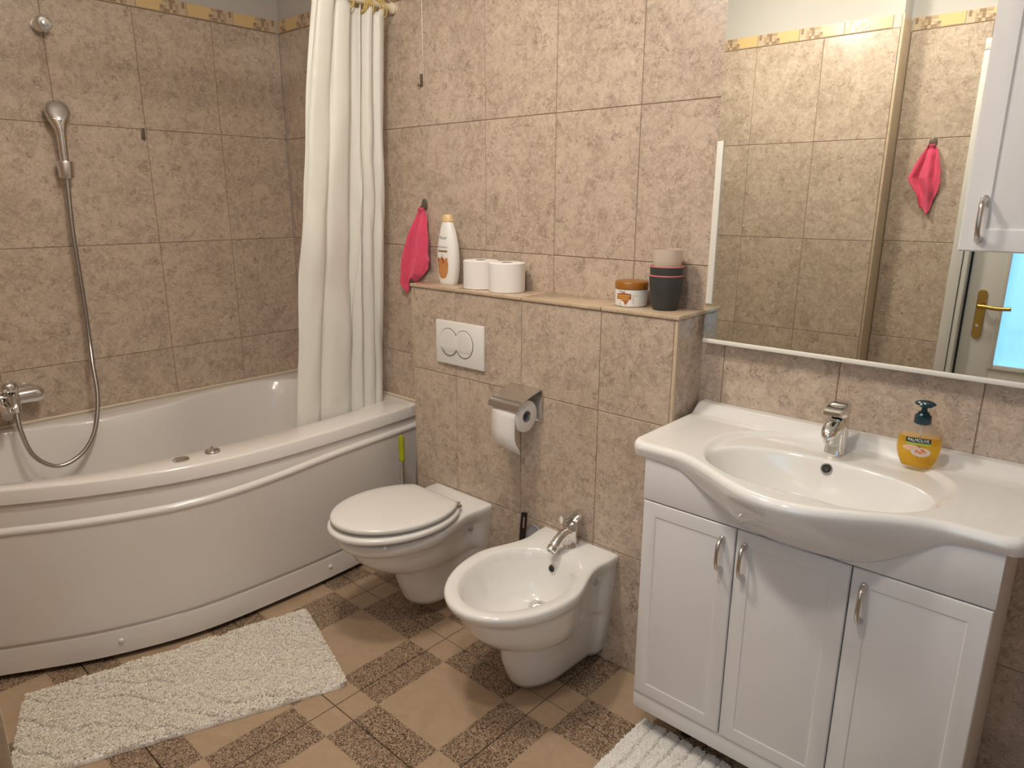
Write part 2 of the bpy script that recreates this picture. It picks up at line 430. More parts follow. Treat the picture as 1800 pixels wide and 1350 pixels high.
# ---------------------------------------------------------------- boxed-in cistern wall with stone shelf
BD, BX0, BX1, BZ = .153, 1.0515, 2.1754, 1.168
bx = slab('wall_cistern', (BX0+.0055, -BD+.0055, -.02), (BX1-.0055, .004, BZ), M['plaster'])
bed(bx, (BX0+.001, -BD+.0022, 0), (BX1-.001, -BD+.0058, BZ))
bed(bx, (BX1-.0058, -BD+.002, 0), (BX1-.0022, 0, BZ))
BXS = [BX0+.004, 1.2873, 1.6036, 1.9199, BX1-.011]
BRows = [BZ, .857, .407, 0.0]
grid(bx, lambda u, z: (u, -BD, z), 0, BXS, BRows)
grid(bx, lambda u, z: (BX1, u, z), PI/2, [-BD+.004, 0], BRows)
grid(bx, lambda u, z: (BX0, u, z), -PI/2, [-BD+.004, 0], BRows)
G().box((BX1-.0105, -BD-.0008, 0), (BX1+.0008, -BD+.011, BZ), 0, .003).build('edge_trim', M['trim'], bx)
G().box((BX0-.001, -BD-.0008, 0), (BX0+.004, -BD+.006, BZ), 0, .002).build('edge_trim', M['trim'], bx)
for i, (a, b) in enumerate(zip([BX0-.006, 1.2873, 1.6036, 1.9199], [1.2873, 1.6036, 1.9199, BX1+.006])):
    G().box((a+.0006, -BD-.006, BZ), (b-.0006, 0, BZ+.0125), 0, .0035).build('shelf_slab', M['shelf'], bx)
SH = BZ+.0128

# ---------------------------------------------------------------- door (seen in the mirror)
g = G(); y = YFR
g.box((2.452, y-.002, 0), (2.497, y+.012, 2.0945), 0, .004); g.box((3.385, y-.002, 0), (3.43, y+.012, 2.0945), 0, .004); g.box((2.452, y-.002, 2.095), (3.43, y+.012, 2.14), 0, .004)
g.box((2.499, y-.13, 0), (2.519, y+.004, 2.10), 0, .003); g.box((3.363, y-.13, 0), (3.383, y+.004, 2.10), 0, .003); g.box((2.519, y-.13, 2.075), (3.363, y+.004, 2.10), 0, .003)
fr = struct(g.build('trim_1', M['door']))
G().box((2.4, y-.2, 0), (3.5, y-.16, 2.2)).build('door_backing', M['dark'], fr, smooth=None)
dr = bpy.data.objects.new('door_1', None); C.objects.link(dr); ORG[dr] = Vector((2.53, y-.08, 0)); dr.location = ORG[dr]; struct(dr)
DL, DR, DY = 2.528, 3.357, y-.055
GL, GR, GB, GT = 2.672, 3.215, .775, 1.95
g = G()
g.box((DL, DY-.04, .008), (GL-.012, DY, 2.07), 0, .002); g.box((GR+.012, DY-.04, .008), (DR, DY, 2.07), 0, .002)
g.box((GL-.012, DY-.04, .008), (GR+.012, DY, GB-.012), 0, .0); g.box((GL-.012, DY-.04, GT+.012), (GR+.012, DY, 2.07), 0, .0)
leaf = g.build('door_leaf', M['door'], dr)
g = G()
for a, b in (((GL-.022, DY-.001, GB-.022), (GL, DY+.008, GT+.022)), ((GR, DY-.001, GB-.022), (GR+.022, DY+.008, GT+.022)), ((GL, DY-.001, GB-.022), (GR, DY+.008, GB)), ((GL, DY-.001, GT), (GR, DY+.008, GT+.022))): g.box(a, b, 0, .003)
g.build('glazing_bead', M['door'], dr)
G().box((GL-.005, DY-.022, GB-.005), (GR+.005, DY-.016, GT+.005)).build('glass_pane', M['pane'], dr, smooth=None)
g = G(); hx = 2.588
ring = lambda yy, s: [(hx+s*(.018*math.cos(a)), yy, .995+s*.018*math.sin(a)+(.092 if math.sin(a) > 0 else -.092)) for a in [2*PI*i/32+.0001 for i in range(32)]]
g.loft([ring(DY, 1), ring(DY+.006, 1), ring(DY+.009, .85)])
hp = g.build('handle_plate', M['brass'], dr)
g = G(); g.lathe([(.010, 0), (.010, .03)], (hx, DY+.008, 1.035), 'y', 16)
g.tube(spline([(hx-.005, DY+.04, 1.035), (hx+.02, DY+.045, 1.034), (hx+.07, DY+.047, 1.030), (hx+.118, DY+.044, 1.033)], 12), [.0105]*4+[.009]*8, 12)
g.build('lever', M['brass'], hp)
G().lathe([(.006, 0), (.006, .004)], (hx-.002, DY+.008, .945), 'y', 12).build('keyhole', M['chrome'], hp)

# ---------------------------------------------------------------- ceiling lamp (out of the frame, lights the room)
t = thing('ceiling_lamp', LAMP, 'round white glass ceiling lamp above the middle of the room', 'lamp')
G().lathe([(.14, 0), (.145, -.012), (.14, -.03)], LAMP, 'z', 40).build('base', M['white'], t)
G().lathe([(.13, -.03), (.12, -.055), (.09, -.075), (.045, -.086), (0, -.089)], LAMP, 'z', 40).build('dome', M['dome'], t)

t = thing('added_fill_lamp', SPOT, 'added unseen fill lamp, a round ring in the ceiling nearer the door', 'lamp')  # invented ceiling fitting that houses the added fill light
G().lathe([(.095, 0), (.095, -.004), (.085, -.008), (.078, -.006), (.076, 0)], SPOT, 'z', 36).build('trim_ring', M['white'], t)
# ---------------------------------------------------------------- bathtub
RIM = .648
xo = smooth_curve([-1.735, -1.6, -1.45, -1.33, -1.2, -1.04, -.87, -.65, -.42, -.2, -.008], [.53, .60, .692, .765, .830, .893, .929, .942, .936, .922, .905])
def outer_pts(n=140):
    P = [Vector((xo(y), y)) for y in np.linspace(-.006, -1.738, n)]
    Q = P+[Vector((x, -1.738)) for x in np.linspace(.5, .01, 30)]+[Vector((.008, y)) for y in np.linspace(-1.73, -.01, 60)]+[Vector((x, -.006)) for x in np.linspace(.012, .88, 40)]
    return Q
def inner_pts():
    P = [(.790, -.56), (.785, -.75), (.768, -.97), (.735, -1.16), (.68, -1.32), (.58, -1.48), (.44, -1.58), (.28, -1.60), (.14, -1.53), (.07, -1.36), (.075, -1.22), (.13, -1.05), (.148, -.90), (.128, -.72), (.075, -.53), (.06, -.36), (.085, -.22), (.17, -.135), (.34, -.115), (.55, -.115), (.70, -.14), (.765, -.22), (.787, -.38)]
    return [Vector((p.x, p.y)) for p in spline([(a, b, 0) for a, b in P+[P[0]]], 260)]
BC = Vector((.44, -.86))
def by_angle(P, n=160):
    A = np.array([math.atan2(p.y-BC.y, p.x-BC.x) for p in P]); Rr = np.array([(p-BC).length for p in P])
    o = np.argsort(A); A, Rr = A[o], Rr[o]; A = np.concatenate([A-2*PI, A, A+2*PI]); Rr = np.tile(Rr, 3)
    th = np.linspace(-PI, PI, n, endpoint=False); return [(BC.x+np.interp(t, A, Rr)*math.cos(t), BC.y+np.interp(t, A, Rr)*math.sin(t)) for t in th]
O, I = by_angle(outer_pts(), 200), by_angle(inner_pts(), 200)
def mixr(a, b, k): return [(p[0]+(q[0]-p[0])*k, p[1]+(q[1]-p[1])*k) for p, q in zip(a, b)]
def scaled(R, s, cx=.43, cy=-.84): return [(cx+(x-cx)*s, cy+(y-cy)*s) for x, y in R]
def at(R, z): return [(x, y, z) for x, y in R]
tub = thing('bathtub', (.45, -.86, 0), 'beige white corner-curved bathtub along the tiled wall under the shower', 'bathtub')
g = G()
rings = [at(mixr(O, I, .10), RIM-.05), at(O, RIM-.048), at(O, RIM-.008), at(mixr(O, I, .02), RIM-.002), at(mixr(O, I, .06), RIM), at(mixr(O, I, .90), RIM-.003), at(mixr(O, I, .97), RIM-.006), at(I, RIM-.014), at(scaled(I, .975), RIM-.04),
         at(scaled(I, .945), .56), at(scaled(I, .915), .47), at(scaled(I, .885), .38), at(scaled(I, .85), .29), at(scaled(I, .80), .225), at(scaled(I, .70), .195), at(scaled(I, .4), .185), at(scaled(I, .05), .18)]
g.loft(rings, False, True); g.build('tub_shell', M['acrylic'], tub, 60)
# front panel following the curved rim, with a crease near the top and a recessed skirt
zcr = smooth_curve([-1.75, -1.47, -1.04, -.78, -.43, 0], [.503, .507, .511, .523, .546, .551])
dbt = smooth_curve([-1.75, -1.5, -1.23, -.8, -.45, 0], [-.012, -.012, -.022, -.050, -.046, -.040])
def panel_d(z, yv):
    zc, db = zcr(yv), dbt(yv)
    return float(np.interp(z, [.02, .108, .113, .119, .125, .30, zc-.010, zc-.005, zc+.003, zc+.009, zc+.014, .599], [db-.005, db-.004, db-.008, db-.007, db, db*.62-.002, -.007, -.003, -.001, -.005, -.012, -.015]))
def panel():
    zs = lambda yv: [.022, .024, .06, .105, .108, .111, .113, .116, .119, .122, .125, .13, .16, .2, .25, .30, .36, .42, zcr(yv)-.03]+[zcr(yv)+k for k in (-.014, -.010, -.007, -.005, -.002, 0, .003, .006, .009, .012, .014, .018)]+[.585, .597, .599]
    ys = np.linspace(-.008, -1.735, 90); v = []; f = []; K = len(zs(0))
    for a in range(K):
        for yv in ys:
            z = zs(yv)[a]; d = panel_d(z, yv)-(.012 if a in (0, K-1) else 0)
            dx = (xo(yv+.004)-xo(yv-.004))/.008; n = Vector((1, -dx)).normalized()
            v.append((xo(yv)+n.x*d, min(-.006, max(-1.74, yv+n.y*d)), z))
    k = len(ys)
    for a in range(K-1):
        for b in range(k-1): f.append((a*k+b, a*k+b+1, (a+1)*k+b+1, (a+1)*k+b))
    o = mk('front_panel', v, f, M['acrylic'], tub, smooth=60)
    so = o.modifiers.new('thickness', 'SOLIDIFY'); so.thickness = .004; so.offset = 1
    return o
panel()
def on_panel(yv, z, d): return (xo(yv)+d, yv, z)
for yv in (-1.238, -.483, -.1):
    dx = (xo(yv+.01)-xo(yv-.01))/.02; n = Vector((1, -dx, 0)).normalized()
    c = Vector((xo(yv), yv, .07))+n*(panel_d(.07, yv)+.003)
    gg = G().lathe([(.0085, -.002), (.0085, .003), (.006, .006), (0, .007)], (0, 0, 0), 'x', 14)
    m3 = Matrix.Rotation(math.atan2(n.y, n.x), 3, 'Z')
    gg.v = [tuple(m3 @ Vector(q)+c) for q in gg.v]; gg.build('screw_cap', M['white'], tub)
for yv, xx in ((-.983, .835), (-.876, .833)):
    gg = G().lathe([(.026, 0), (.026, .005), (.023, .009), (.010, .011), (.007, .013), (.006, .020), (0, .022)] if yv > -.9 else [(.026, 0), (.026, .006), (.022, .009), (.006, .010), (0, .0105)], (xx, yv, RIM-.0025), 'z', 28)
    gg.build('drain_knob', M['chrome'], tub)
g = G(); g.tube([(.0062, -1.72, RIM+.003), (.0062, -.006, RIM+.003)], .006, 8); g.tube([(.006, -.0062, RIM+.003), (.90, -.0062, RIM+.003)], .006, 8); g.build('sealant_bead', M['sealant'], tub)
G().lathe([(.03, 0), (.028, .004), (0, .005)], (.43, -.55, .186), 'z', 20).build('drain', M['chrome'], tub)

# ---------------------------------------------------------------- shower set on the left wall
t = thing('wall_shower_knob', (0, -.957, 2.085), 'chrome shower knob high on the left tiled wall', 'shower knob')
G().lathe([(.027, 0), (.028, .004), (.0285, .045), (.027, .062), (.022, .068), (.0195, .068), (.018, .062), (0, .063)], (.0, -.957, 2.085), 'x', 28).build('body', M['chrome'], t)
G().lathe([(.010, 0), (.008, .005), (0, .006)], (.062, -.957, 2.085), 'x', 16).build('screw', M['steel'], t)
hs = thing('hand_shower', (.03, -.957, 1.6), 'chrome hand shower clipped to the left wall with a hanging metal hose', 'hand shower')
g = G(); g.box((0, -.974, 1.562), (.035, -.940, 1.615), 0, .004)
g.lathe([(.022, 0), (.024, .004), (.0285, .056), (.0275, .060)], (.056, -.957, 1.558), 'z', 20)
g.build('wall_clip', M['steel'], hs)
g = G(); hp_ = spline([(.056, -.957, 1.565), (.057, -.957, 1.62), (.060, -.957, 1.67), (.0615, -.9565, 1.705), (.060, -.956, 1.73), (.055, -.955, 1.755), (.048, -.954, 1.785), (.043, -.953, 1.812), (.039, -.953, 1.832)], 40)
rr0 = [interp(i/39, [0, .36, .46, .55, .64, .74], [.0135, .0165, .0190, .0245, .0345, .0425]) if i/39 < .74 else max(.002, .0432*math.sqrt(max(0, 1-((i/39-.76)/.24)**2))) for i in range(40)]
rd = [interp(i/39, [0, .5, .62, .75, .9, 1.], [1., 1., .80, .55, .50, .6]) for i in range(40)]
def flat_tube(pts, rw, rf, n=28):
    rings = []
    for k, p in enumerate(pts):
        tg = (pts[min(k+1, len(pts)-1)]-pts[max(k-1, 0)]).normalized(); a_ = Vector((0, 1, 0)); b_ = tg.cross(a_).normalized()
        rings.append([tuple(p+a_*(rw[k]*math.cos(2*PI*i/n))+b_*(rw[k]*rf[k]*math.sin(2*PI*i/n))) for i in range(n)])
    return rings
g.loft(flat_tube(hp_, rr0, rd)); g.build('grip_and_head', M['chrome'], hs, 80)
gg = G().lathe([(.036, 0), (.036, -.006), (.030, -.009), (0, -.009)], (0, 0, 0), 'z', 28); q = Vector((0, 0, 1)).rotation_difference(Vector((.93, 0, .36)).normalized())
gg.v = [tuple(q @ Vector(p)+Vector((.032, -.953, 1.783))) for p in gg.v]; gg.build('spray_face', M['steel'], hs)
hose = spline([(.052, -.958, 1.565), (.055, -.961, 1.50), (.06, -.968, 1.38), (.062, -.968, 1.23), (.064, -.968, 1.08), (.075, -.973, .95), (.11, -.985, .86), (.155, -.999, .735), (.192, -1.04, .612), (.205, -1.104, .538), (.205, -1.184, .518), (.19, -1.246, .572), (.165, -1.266, .662), (.140, -1.264, .732)], 190)
G().tube(hose, [.0078+.0007*(i % 2) for i in range(190)], 10).build('hose', M['hose'], hs)
mx = thing('bath_mixer', (0, -1.24, .77), 'chrome bath mixer tap low on the left wall above the tub', 'tap')
for yy in (-1.19, -1.34):
    G().lathe([(.034, 0), (.034, .004), (.030, .016), (.020, .026), (.019, .05)], (.0, yy, .772), 'x', 28).build('wall_flange', M['chrome'], mx)
g = G(); g.lathe([(0, -1.352), (.018, -1.35), (.022, -1.34), (.027, -1.29), (.030, -1.22), (.0315, -1.18), (.030, -1.163), (.024, -1.156), (0, -1.154)], (.062, 0, .772), 'y', 32)
g.tube(spline([(.075, -1.285, .765), (.11, -1.292, .755), (.16, -1.30, .748), (.20, -1.303, .735)], 12), [.018]*8+[.0155]*4, 14)
g.tube(spline([(.07, -1.252, .785), (.105, -1.258, .77), (.132, -1.262, .748), (.140, -1.264, .728)], 10), [.022]*4+[.0185]*3+[.0165]*3, 18)
g.build('body', M['chrome'], mx)
g = G(); g.lathe([(.0245, 0), (.029, .008), (.029, .020), (.026, .030), (.016, .038), (0, .040)], (.09, -1.262, .802), 'z', 28)
g.tube([(.10, -1.262, .812), (.135, -1.268, .812), (.165, -1.272, .818)], [.011, .009, .008], 12, sx=.6)
g.build('lever', M['chrome'], mx)

# ---------------------------------------------------------------- adhesive hooks and the pink cloths
def small_hook(loc, rot, lab):
    t = thing('adhesive_hook', loc, lab, 'hook')
    g = G(); g.box((-.008, -.003, -.022), (.008, 0, .022), 0, .0014); o = g.v
    g.tube([(0, -.003, -.006), (0, -.006, -.018), (0, -.013, -.022), (0, -.017, -.014)], .003, 8)
    m3 = Matrix.Rotation(rot, 3, 'Z'); g.v = [tuple(m3 @ Vector(q)+Vector(loc)) for q in g.v]
    g.build('hook_plate', M['hook'], t)
small_hook((.968, 0, 1.917), 0, 'small grey hook high on the back wall above the pink cloth')
small_hook((0, -.645, 1.738), PI/2, 'small grey hook on the left wall near the hand shower')
def oval_hook(loc, rot, lab):
    t = thing('oval_hook', loc, lab, 'hook')
    g = G(); r1 = lambda yy, s: [(s*.017*math.cos(a), yy, s*.023*math.sin(a)) for a in [2*PI*i/24 for i in range(24)]]
    g.loft([r1(0, 1), r1(-.002, 1), r1(-.003, .92)]); g.tube([(0, -.002, -.008), (0, -.010, -.016), (0, -.018, -.014), (0, -.021, -.004)], .0035, 8)
    m3 = Matrix.Rotation(rot, 3, 'Z'); g.v = [tuple(m3 @ Vector(q)+Vector(loc)) for q in g.v]
    g.build('hook_plate', M['hook'], t)
oval_hook((.966, 0, 1.466), 0, 'dark oval hook holding a pink cloth beside the shelf')
oval_hook((2.312, YFR, 1.738), PI, 'dark oval hook holding a pink cloth by the door, seen in the mirror')
def cloth(name, loc, rot, lab, left, right, mid, zb, seed):
    """hanging from a hook: gathered at the top, folds opening downward. left/right: outline offset by v; zb: drop by u"""
    nu, nv = 64, 50; v = []; f = []
    for j in range(nv):
        q = j/(nv-1)
        for i in range(nu):
            u = i/(nu-1); drop = np.interp(u, *zb)*q
            xl, xr = np.interp(drop, *left), np.interp(drop, *right)
            x = xl+(xr-xl)*u
            fold = math.sin(u*2*PI*1.9+seed+1.2*q)*.5+.5; fold2 = math.sin(u*2*PI*4.3+seed*2-q)*.5+.5
            wd = xr-xl; amp = min(.034, .012+wd*.16)
            y = -.007-amp*(fold*.8+.13*fold2)*(.35+.65*min(1, q*3)) - .006*noise.noise((u*3, q*4, seed))
            if q < .06: y -= .012*(1-q/.06)
            v.append((x+.004*noise.noise((u*4, q*5, seed+3)), y, -drop))
    for j in range(nv-1):
        for i in range(nu-1): f.append((j*nu+i, j*nu+i+1, (j+1)*nu+i+1, (j+1)*nu+i))
    m3 = Matrix.Rotation(rot, 3, 'Z'); v = [tuple(m3 @ Vector(p)) for p in v]
    o = mk(name, v, f, M['pink'], None, loc=loc, smooth=80)
    s = o.modifiers.new('thickness', 'SOLIDIFY'); s.thickness = .003; s.offset = 0
    return tag(o, lab, 'cloth', 'pink cloths on oval hooks')
cloth('cleaning_cloth', (.966, -.003, 1.455), 0, 'pink cleaning cloth hanging left of the shelf on the back wall',
      ([0, .04, .12, .22, .30, .345], [-.012, -.035, -.07, -.108, -.125, -.118]), ([0, .04, .12, .20, .26, .345], [.014, .030, .046, .062, .045, -.05]), 0,
      ([0, .10, .25, .42, .5, .62, .75, .9, 1], [.30, .345, .325, .30, .27, .295, .25, .22, .20]), .8)
cloth('cleaning_cloth', (2.312, YFR+.003, 1.728), PI, 'pink cleaning cloth hanging by the door, seen only in the mirror',
      ([0, .04, .12, .20, .24, .30], [-.012, -.034, -.052, -.054, -.045, -.050]), ([0, .04, .10, .14, .17, .22, .30], [.012, .034, .058, .074, .064, .040, .030]), 0,
      ([0, .10, .25, .42, .6, .75, .9, 1], [.17, .22, .285, .30, .275, .27, .20, .16]), 2.1)

# ---------------------------------------------------------------- shower rod, rings and curtain
RX, RZ = .822, 2.182
t = thing('shower_rod', (RX, -.87, RZ), 'ivory shower curtain rod fixed to the back wall', 'curtain rod')
G().tube([(RX, -.004, RZ), (RX, YCOL+.004, RZ)], .0125, 20).build('tube', M['rod'], t)
G().lathe([(.020, 0), (.021, -.014), (.0175, -.018), (.0165, -.022)], (RX, 0, RZ), 'y', 24).build('end_cap', M['rod'], t)
G().lathe([(.020, 0), (.021, .014), (.0175, .018), (.0165, .022)], (RX, YCOL, RZ), 'y', 24).build('end_cap', M['rod'], t)
cu = thing('shower_curtain', (.8, -.25, .55), 'white vinyl shower curtain gathered at the rod, hanging into the tub', 'curtain')
def curtain():
    nu, nv = 300, 80; v = []; f = []
    # plan path at the top: overlapping folds, y to the viewer, x across
    ktop = [(.850, -.352), (.835, -.362), (.825, -.352), (.848, -.345), (.858, -.325), (.860, -.300), (.852, -.286), (.838, -.280), (.850, -.272), (.858, -.250), (.856, -.226), (.842, -.216), (.822, -.210), (.812, -.196), (.828, -.182), (.846, -.176), (.838, -.168), (.818, -.160), (.832, -.150), (.850, -.138), (.848, -.122), (.826, -.116), (.838, -.104), (.850, -.090), (.846, -.072), (.836, -.058)]
    kbot = [(.726, -.498), (.742, -.512), (.757, -.500), (.765, -.470), (.766, -.435), (.758, -.415), (.750, -.405), (.756, -.392), (.764, -.365), (.766, -.325), (.764, -.285), (.756, -.262), (.746, -.250), (.750, -.240), (.760, -.222), (.763, -.205), (.756, -.192), (.750, -.186), (.755, -.178), (.764, -.160), (.764, -.142), (.754, -.132), (.758, -.124), (.763, -.112), (.758, -.098), (.748, -.090)]
    T, B = spline([(a, b, 0) for a, b in ktop], nu), spline([(a, b, 0) for a, b in kbot], nu)
    zt, zb = 2.158, .50
    for j in range(nv):
        q = j/(nv-1)
        k = q**.85
        for i in range(nu):
            u = i/(nu-1); p = T[i]*(1-k)+B[i]*k
            crease = noise.noise((u*8+q*3, q*4, 1.3))*.016*math.sin(PI*min(1, q*1.1))+abs(noise.noise((u*5-q*4, q*5, 5.)))*.016*math.sin(PI*min(1, q*1.1))
            cr2 = max(0, .012-abs((u-.48)-(.30-q*.42)))*.5 if .2 < q < .75 else 0
            x = p.x+crease+cr2; y = p.y+noise.noise((u*6, q*4, 9.))*.007*math.sin(PI*q)
            z = zt+(zb-zt)*q + (.008*math.sin(u*41) if j == 0 else 0)
            if z < RIM+.06: x = min(x, .772)
            v.append((x, y, z))
    for j in range(nv-1):
        for i in range(nu-1): f.append((j*nu+i, j*nu+i+1, (j+1)*nu+i+1, (j+1)*nu+i))
    o = mk('curtain_sheet', v, f, M['curtain'], cu, smooth=75)
    s = o.modifiers.new('thickness', 'SOLIDIFY'); s.thickness = .0012; s.offset = 0
curtain()
rr = random.Random(4)
for k, yy in enumerate((-.058, -.072, -.088, -.118, -.128, -.137, -.147, -.156, -.205, -.262, -.318, -.348)):
    c = Vector((RX, yy, RZ-.014)); tl = rr.uniform(-.35, .35); pts = []
    for i in range(25):
        a = 2*PI*i/24; pts.append(c+Vector((.028*math.cos(a), .028*math.sin(a)*math.sin(tl)*.6, .030*math.sin(a))))
    G().tube(pts, .0028, 6, up=(0, 1, 0)).build('curtain_ring', M['ring'], cu, 80)

# ---------------------------------------------------------------- toilet and bidet
def outline(cx, hw, yf, yc, wb, y0, z, nf=33, ns=14, nb=7, ww=None):
    ww = wb if ww is None else ww
    def side(k): return hw+(ww-hw)*sstep(0, .66, k)+(wb-ww)*sstep(.70, .86, k)
    P = []
    for i in range(nf):
        a = PI*i/(nf-1); P.append((cx+hw*math.cos(a), yc-(yc-yf)*math.sin(a), z))
    for i in range(1, ns+1):
        k = i/ns; P.append((cx-side(k), yc+(y0-yc)*k, z))
    for i in range(1, nb): P.append((cx-wb+2*wb*i/nb, y0, z))
    for i in range(ns, 0, -1):
        k = i/ns; P.append((cx+side(k), yc+(y0-yc)*k, z))
    return P
def ell(cx, cy, a, bf, bb, z, nf=33, ns=14, nb=7):
    P = []
    for i in range(nf): t_ = PI*i/(nf-1); P.append((cx+a*math.cos(t_), cy-bf*math.sin(t_), z))
    m = 2*ns+nb-1
    for i in range(1, m+1): t_ = PI+PI*i/(m+1); P.append((cx+a*math.cos(t_), cy-bb*math.sin(t_), z))
    return P
Y0 = -BD+.0005
def pan_outer(cx, zr, wbt, dmid=0., dbot=0., fwd=0., dw=0.):
    #        z      hw    yf    yc    wb    waist
    L = [(.072, .066, -.40, -.33, .085, .070), (.078, .080, -.425, -.33, .100, .085), (.10, .090, -.44, -.33, .112, .093), (.17, .099, -.465, -.33, .122, .099), (.222, .105, -.485, -.34, .130, .102), (.234, .109, -.497, -.35, .132, .103),
         (.243, .125, -.53, -.38, .133, .108), (.252, .138, -.56, -.40, .134, .110), (.275, .150, -.60, -.42, .137, .112), (.31, .160, -.637, -.43, .141, .116), (.338, .165, -.652, -.435, .144, .120), (.352, .168, -.66, -.44, .146, .128),
         (.357, .173, -.672, -.44, .147, .134), (.365, .178, -.686, -.44, .149, .140), (.38, .182, -.694, -.44, .151, .144), (zr-.008, .182, -.695, -.44, wbt, .146), (zr-.002, .179, -.690, -.44, wbt-.003, .143), (zr, .174, -.682, -.44, wbt-.008, .138)]
    def zz(z): return z+interp(z, [.07, .12, .20, .245, .30, .345], [dbot, dbot, (dbot+dmid)/2, dmid, dmid*.8, 0])
    return [outline(cx, hw+dw*interp(z, [.2, .36], [0, 1]), yf-fwd*interp(z, [.2, .24], [1, 0])-dw*interp(z, [.2, .36], [0, .9]), yc, wb_, Y0, zz(z), ww=w_) for z, hw, yf, yc, wb_, w_ in L]
TX, BX = 1.312, 1.866
wc = thing('toilet', (TX, -.43, .07), 'white wall-hung toilet with closed lid between the bathtub and the bidet', 'toilet')
zr = .402
pr = pan_outer(TX, zr, .152, -.004, -.014, .005)
G().loft(pr).build('bowl', M['ceramic'], wc, 50)
for sx in (-1, 1):
    G().lathe([(.0, -.004), (.011, -.003), (.011, .004), (.007, .007), (0, .008)], (TX+sx*.122, -.232, .325), 'x', 14).build('bolt_cap', M['steel'], wc)
def seat_ring(z, s, dz=0): return [(x, y, z+dz) for x, y, _ in ell(TX, -.470, .190*s, .255*s, .245*s, 0)]
def flatback(R, yb): return [(x, min(y, yb), z) for x, y, z in R]
def slab_egg(z0, z1, s, yb, tilt, rnd):
    rings = []
    for z, k in ((z0, 1-.03), (z0+rnd*.3, 1-.008), (z0+rnd, 1.), (z1-rnd, 1.), (z1-rnd*.3, 1-.012), (z1, 1-.045), (z1+.003, .8), (z1+.005, .4), (z1+.0055, .02)):
        rings.append([(TX+(x-TX)*k, -.5+(y+.5)*k, z+tilt*(-.29-(-.5+(y+.5)*k))) for x, y, q in flatback(seat_ring(z, s), yb)])
    return rings
G().loft(slab_egg(zr+.005, zr+.025, 1., -.290, .035, .007)).build('seat', M['seat'], wc, 60)
G().loft(slab_egg(zr+.032, zr+.050, .955, -.290, .05, .007)).build('lid', M['seat'], wc, 60)
for sx in (-1, 1):
    g = G(); g.lathe([(.010, 0), (.010, .006), (.006, .008), (.006, .03), (.008, .034), (0, .036)], (TX+sx*.104, -.274, zr-.001), 'z', 14)
    g.lathe([(.007, -.018), (.007, .018)], (TX+sx*.104, -.281, zr+.026), 'x', 12); g.build('hinge', M['chrome'], wc)
for sx in (-1, 1):
    G().box((TX+sx*.132-.006, -.634, zr-.004), (TX+sx*.132+.006, -.622, zr+.009), 0, .003).build('buffer', M['white'], wc)
bd = thing('bidet', (BX, -.43, .07), 'white wall-hung bidet right of the toilet with a chrome tap', 'bidet')
zr2 = .398
rings = pan_outer(BX, zr2, .152, -.040, -.055, .046, .014)
inn = [ell(BX, -.44, .160, .230, .172, zr2-.001), ell(BX, -.44, .153, .223, .166, zr2-.006), ell(BX, -.44, .146, .216, .158, zr2-.022), ell(BX, -.437, .134, .200, .146, .34), ell(BX, -.43, .114, .173, .130, .30), ell(BX, -.415, .090, .138, .10, .268), ell(BX, -.395, .058, .088, .062, .252), ell(BX, -.370, .026, .034, .030, .246)]
G().loft(rings+inn).build('basin', M['ceramic'], bd, 50)
for sx in (-1, 1):
    G().lathe([(.0, -.004), (.011, -.003), (.011, .004), (.007, .007), (0, .008)], (BX+sx*.122, -.232, .325), 'x', 14).build('bolt_cap', M['steel'], bd)
G().lathe([(.029, -.004), (.030, .004), (.024, .006), (.015, .003), (.006, .007), (0, .008)], (BX, -.366, .2495), 'z', 24).build('drain', M['steel'], bd)
def disc(c, nrm, r, h, name, m, par):
    q = Vector((0, 0, 1)).rotation_difference(Vector(nrm).normalized()); gg = G().lathe([(r, -h), (r, h*.6), (r*.85, h), (r*.6, h*.4), (0, h*.3)], (0, 0, 0), 'z', 22)
    gg.v = [tuple(q @ Vector(p)+Vector(c)) for p in gg.v]; return gg.build(name, m, par)
disc((BX-.004, -.2930, .350), (0, -1, .12), .0140, .003, 'overflow_ring', M['steel'], bd); disc((BX-.004, -.2950, .350), (0, -1, .12), .0100, .003, 'overflow_hole', M['dark'], bd)
bt = thing('bidet_tap', (BX, -.205, zr2), 'chrome mixer tap standing on the bidet', 'tap')
g = G(); g.lathe([(.026, 0), (.026, .004), (.0235, .008), (.0225, .045), (.024, .052), (.0245, .07), (.020, .083), (.010, .088), (0, .089)], (BX, -.205, zr2), 'z', 28)
g.tube(spline([(BX, -.205, zr2+.052), (BX, -.235, zr2+.057), (BX, -.262, zr2+.048), (BX, -.285, zr2+.034)], 14), [.021, .020, .019, .018]+[.016]*10, 18)
g.build('body', M['chrome'], bt)
q = Vector((0, 0, 1)).rotation_difference(Vector((0, -.82, -.57)))
gg = G().lathe([(.0135, -.004), (.0175, -.003), (.0175, .004), (.0155, .006), (.0175, .009), (.0175, .024), (.0135, .026), (.012, .018), (0, .018)], (0, 0, 0), 'z', 22)
gg.v = [tuple(q @ Vector(p)+Vector((BX, -.286, zr2+.033))) for p in gg.v]; gg.build('nozzle', M['steel'], bt)
g = G(); g.tube(spline([(BX+.003, -.20, zr2+.088), (BX+.002, -.175, zr2+.097), (BX-.004, -.20, zr2+.108), (BX-.008, -.245, zr2+.103)], 14), [.021]*4+[.018]*4+[.013]*6, 14, sx=.6, sy=1.15)
g.build('lever', M['chrome'], bt)

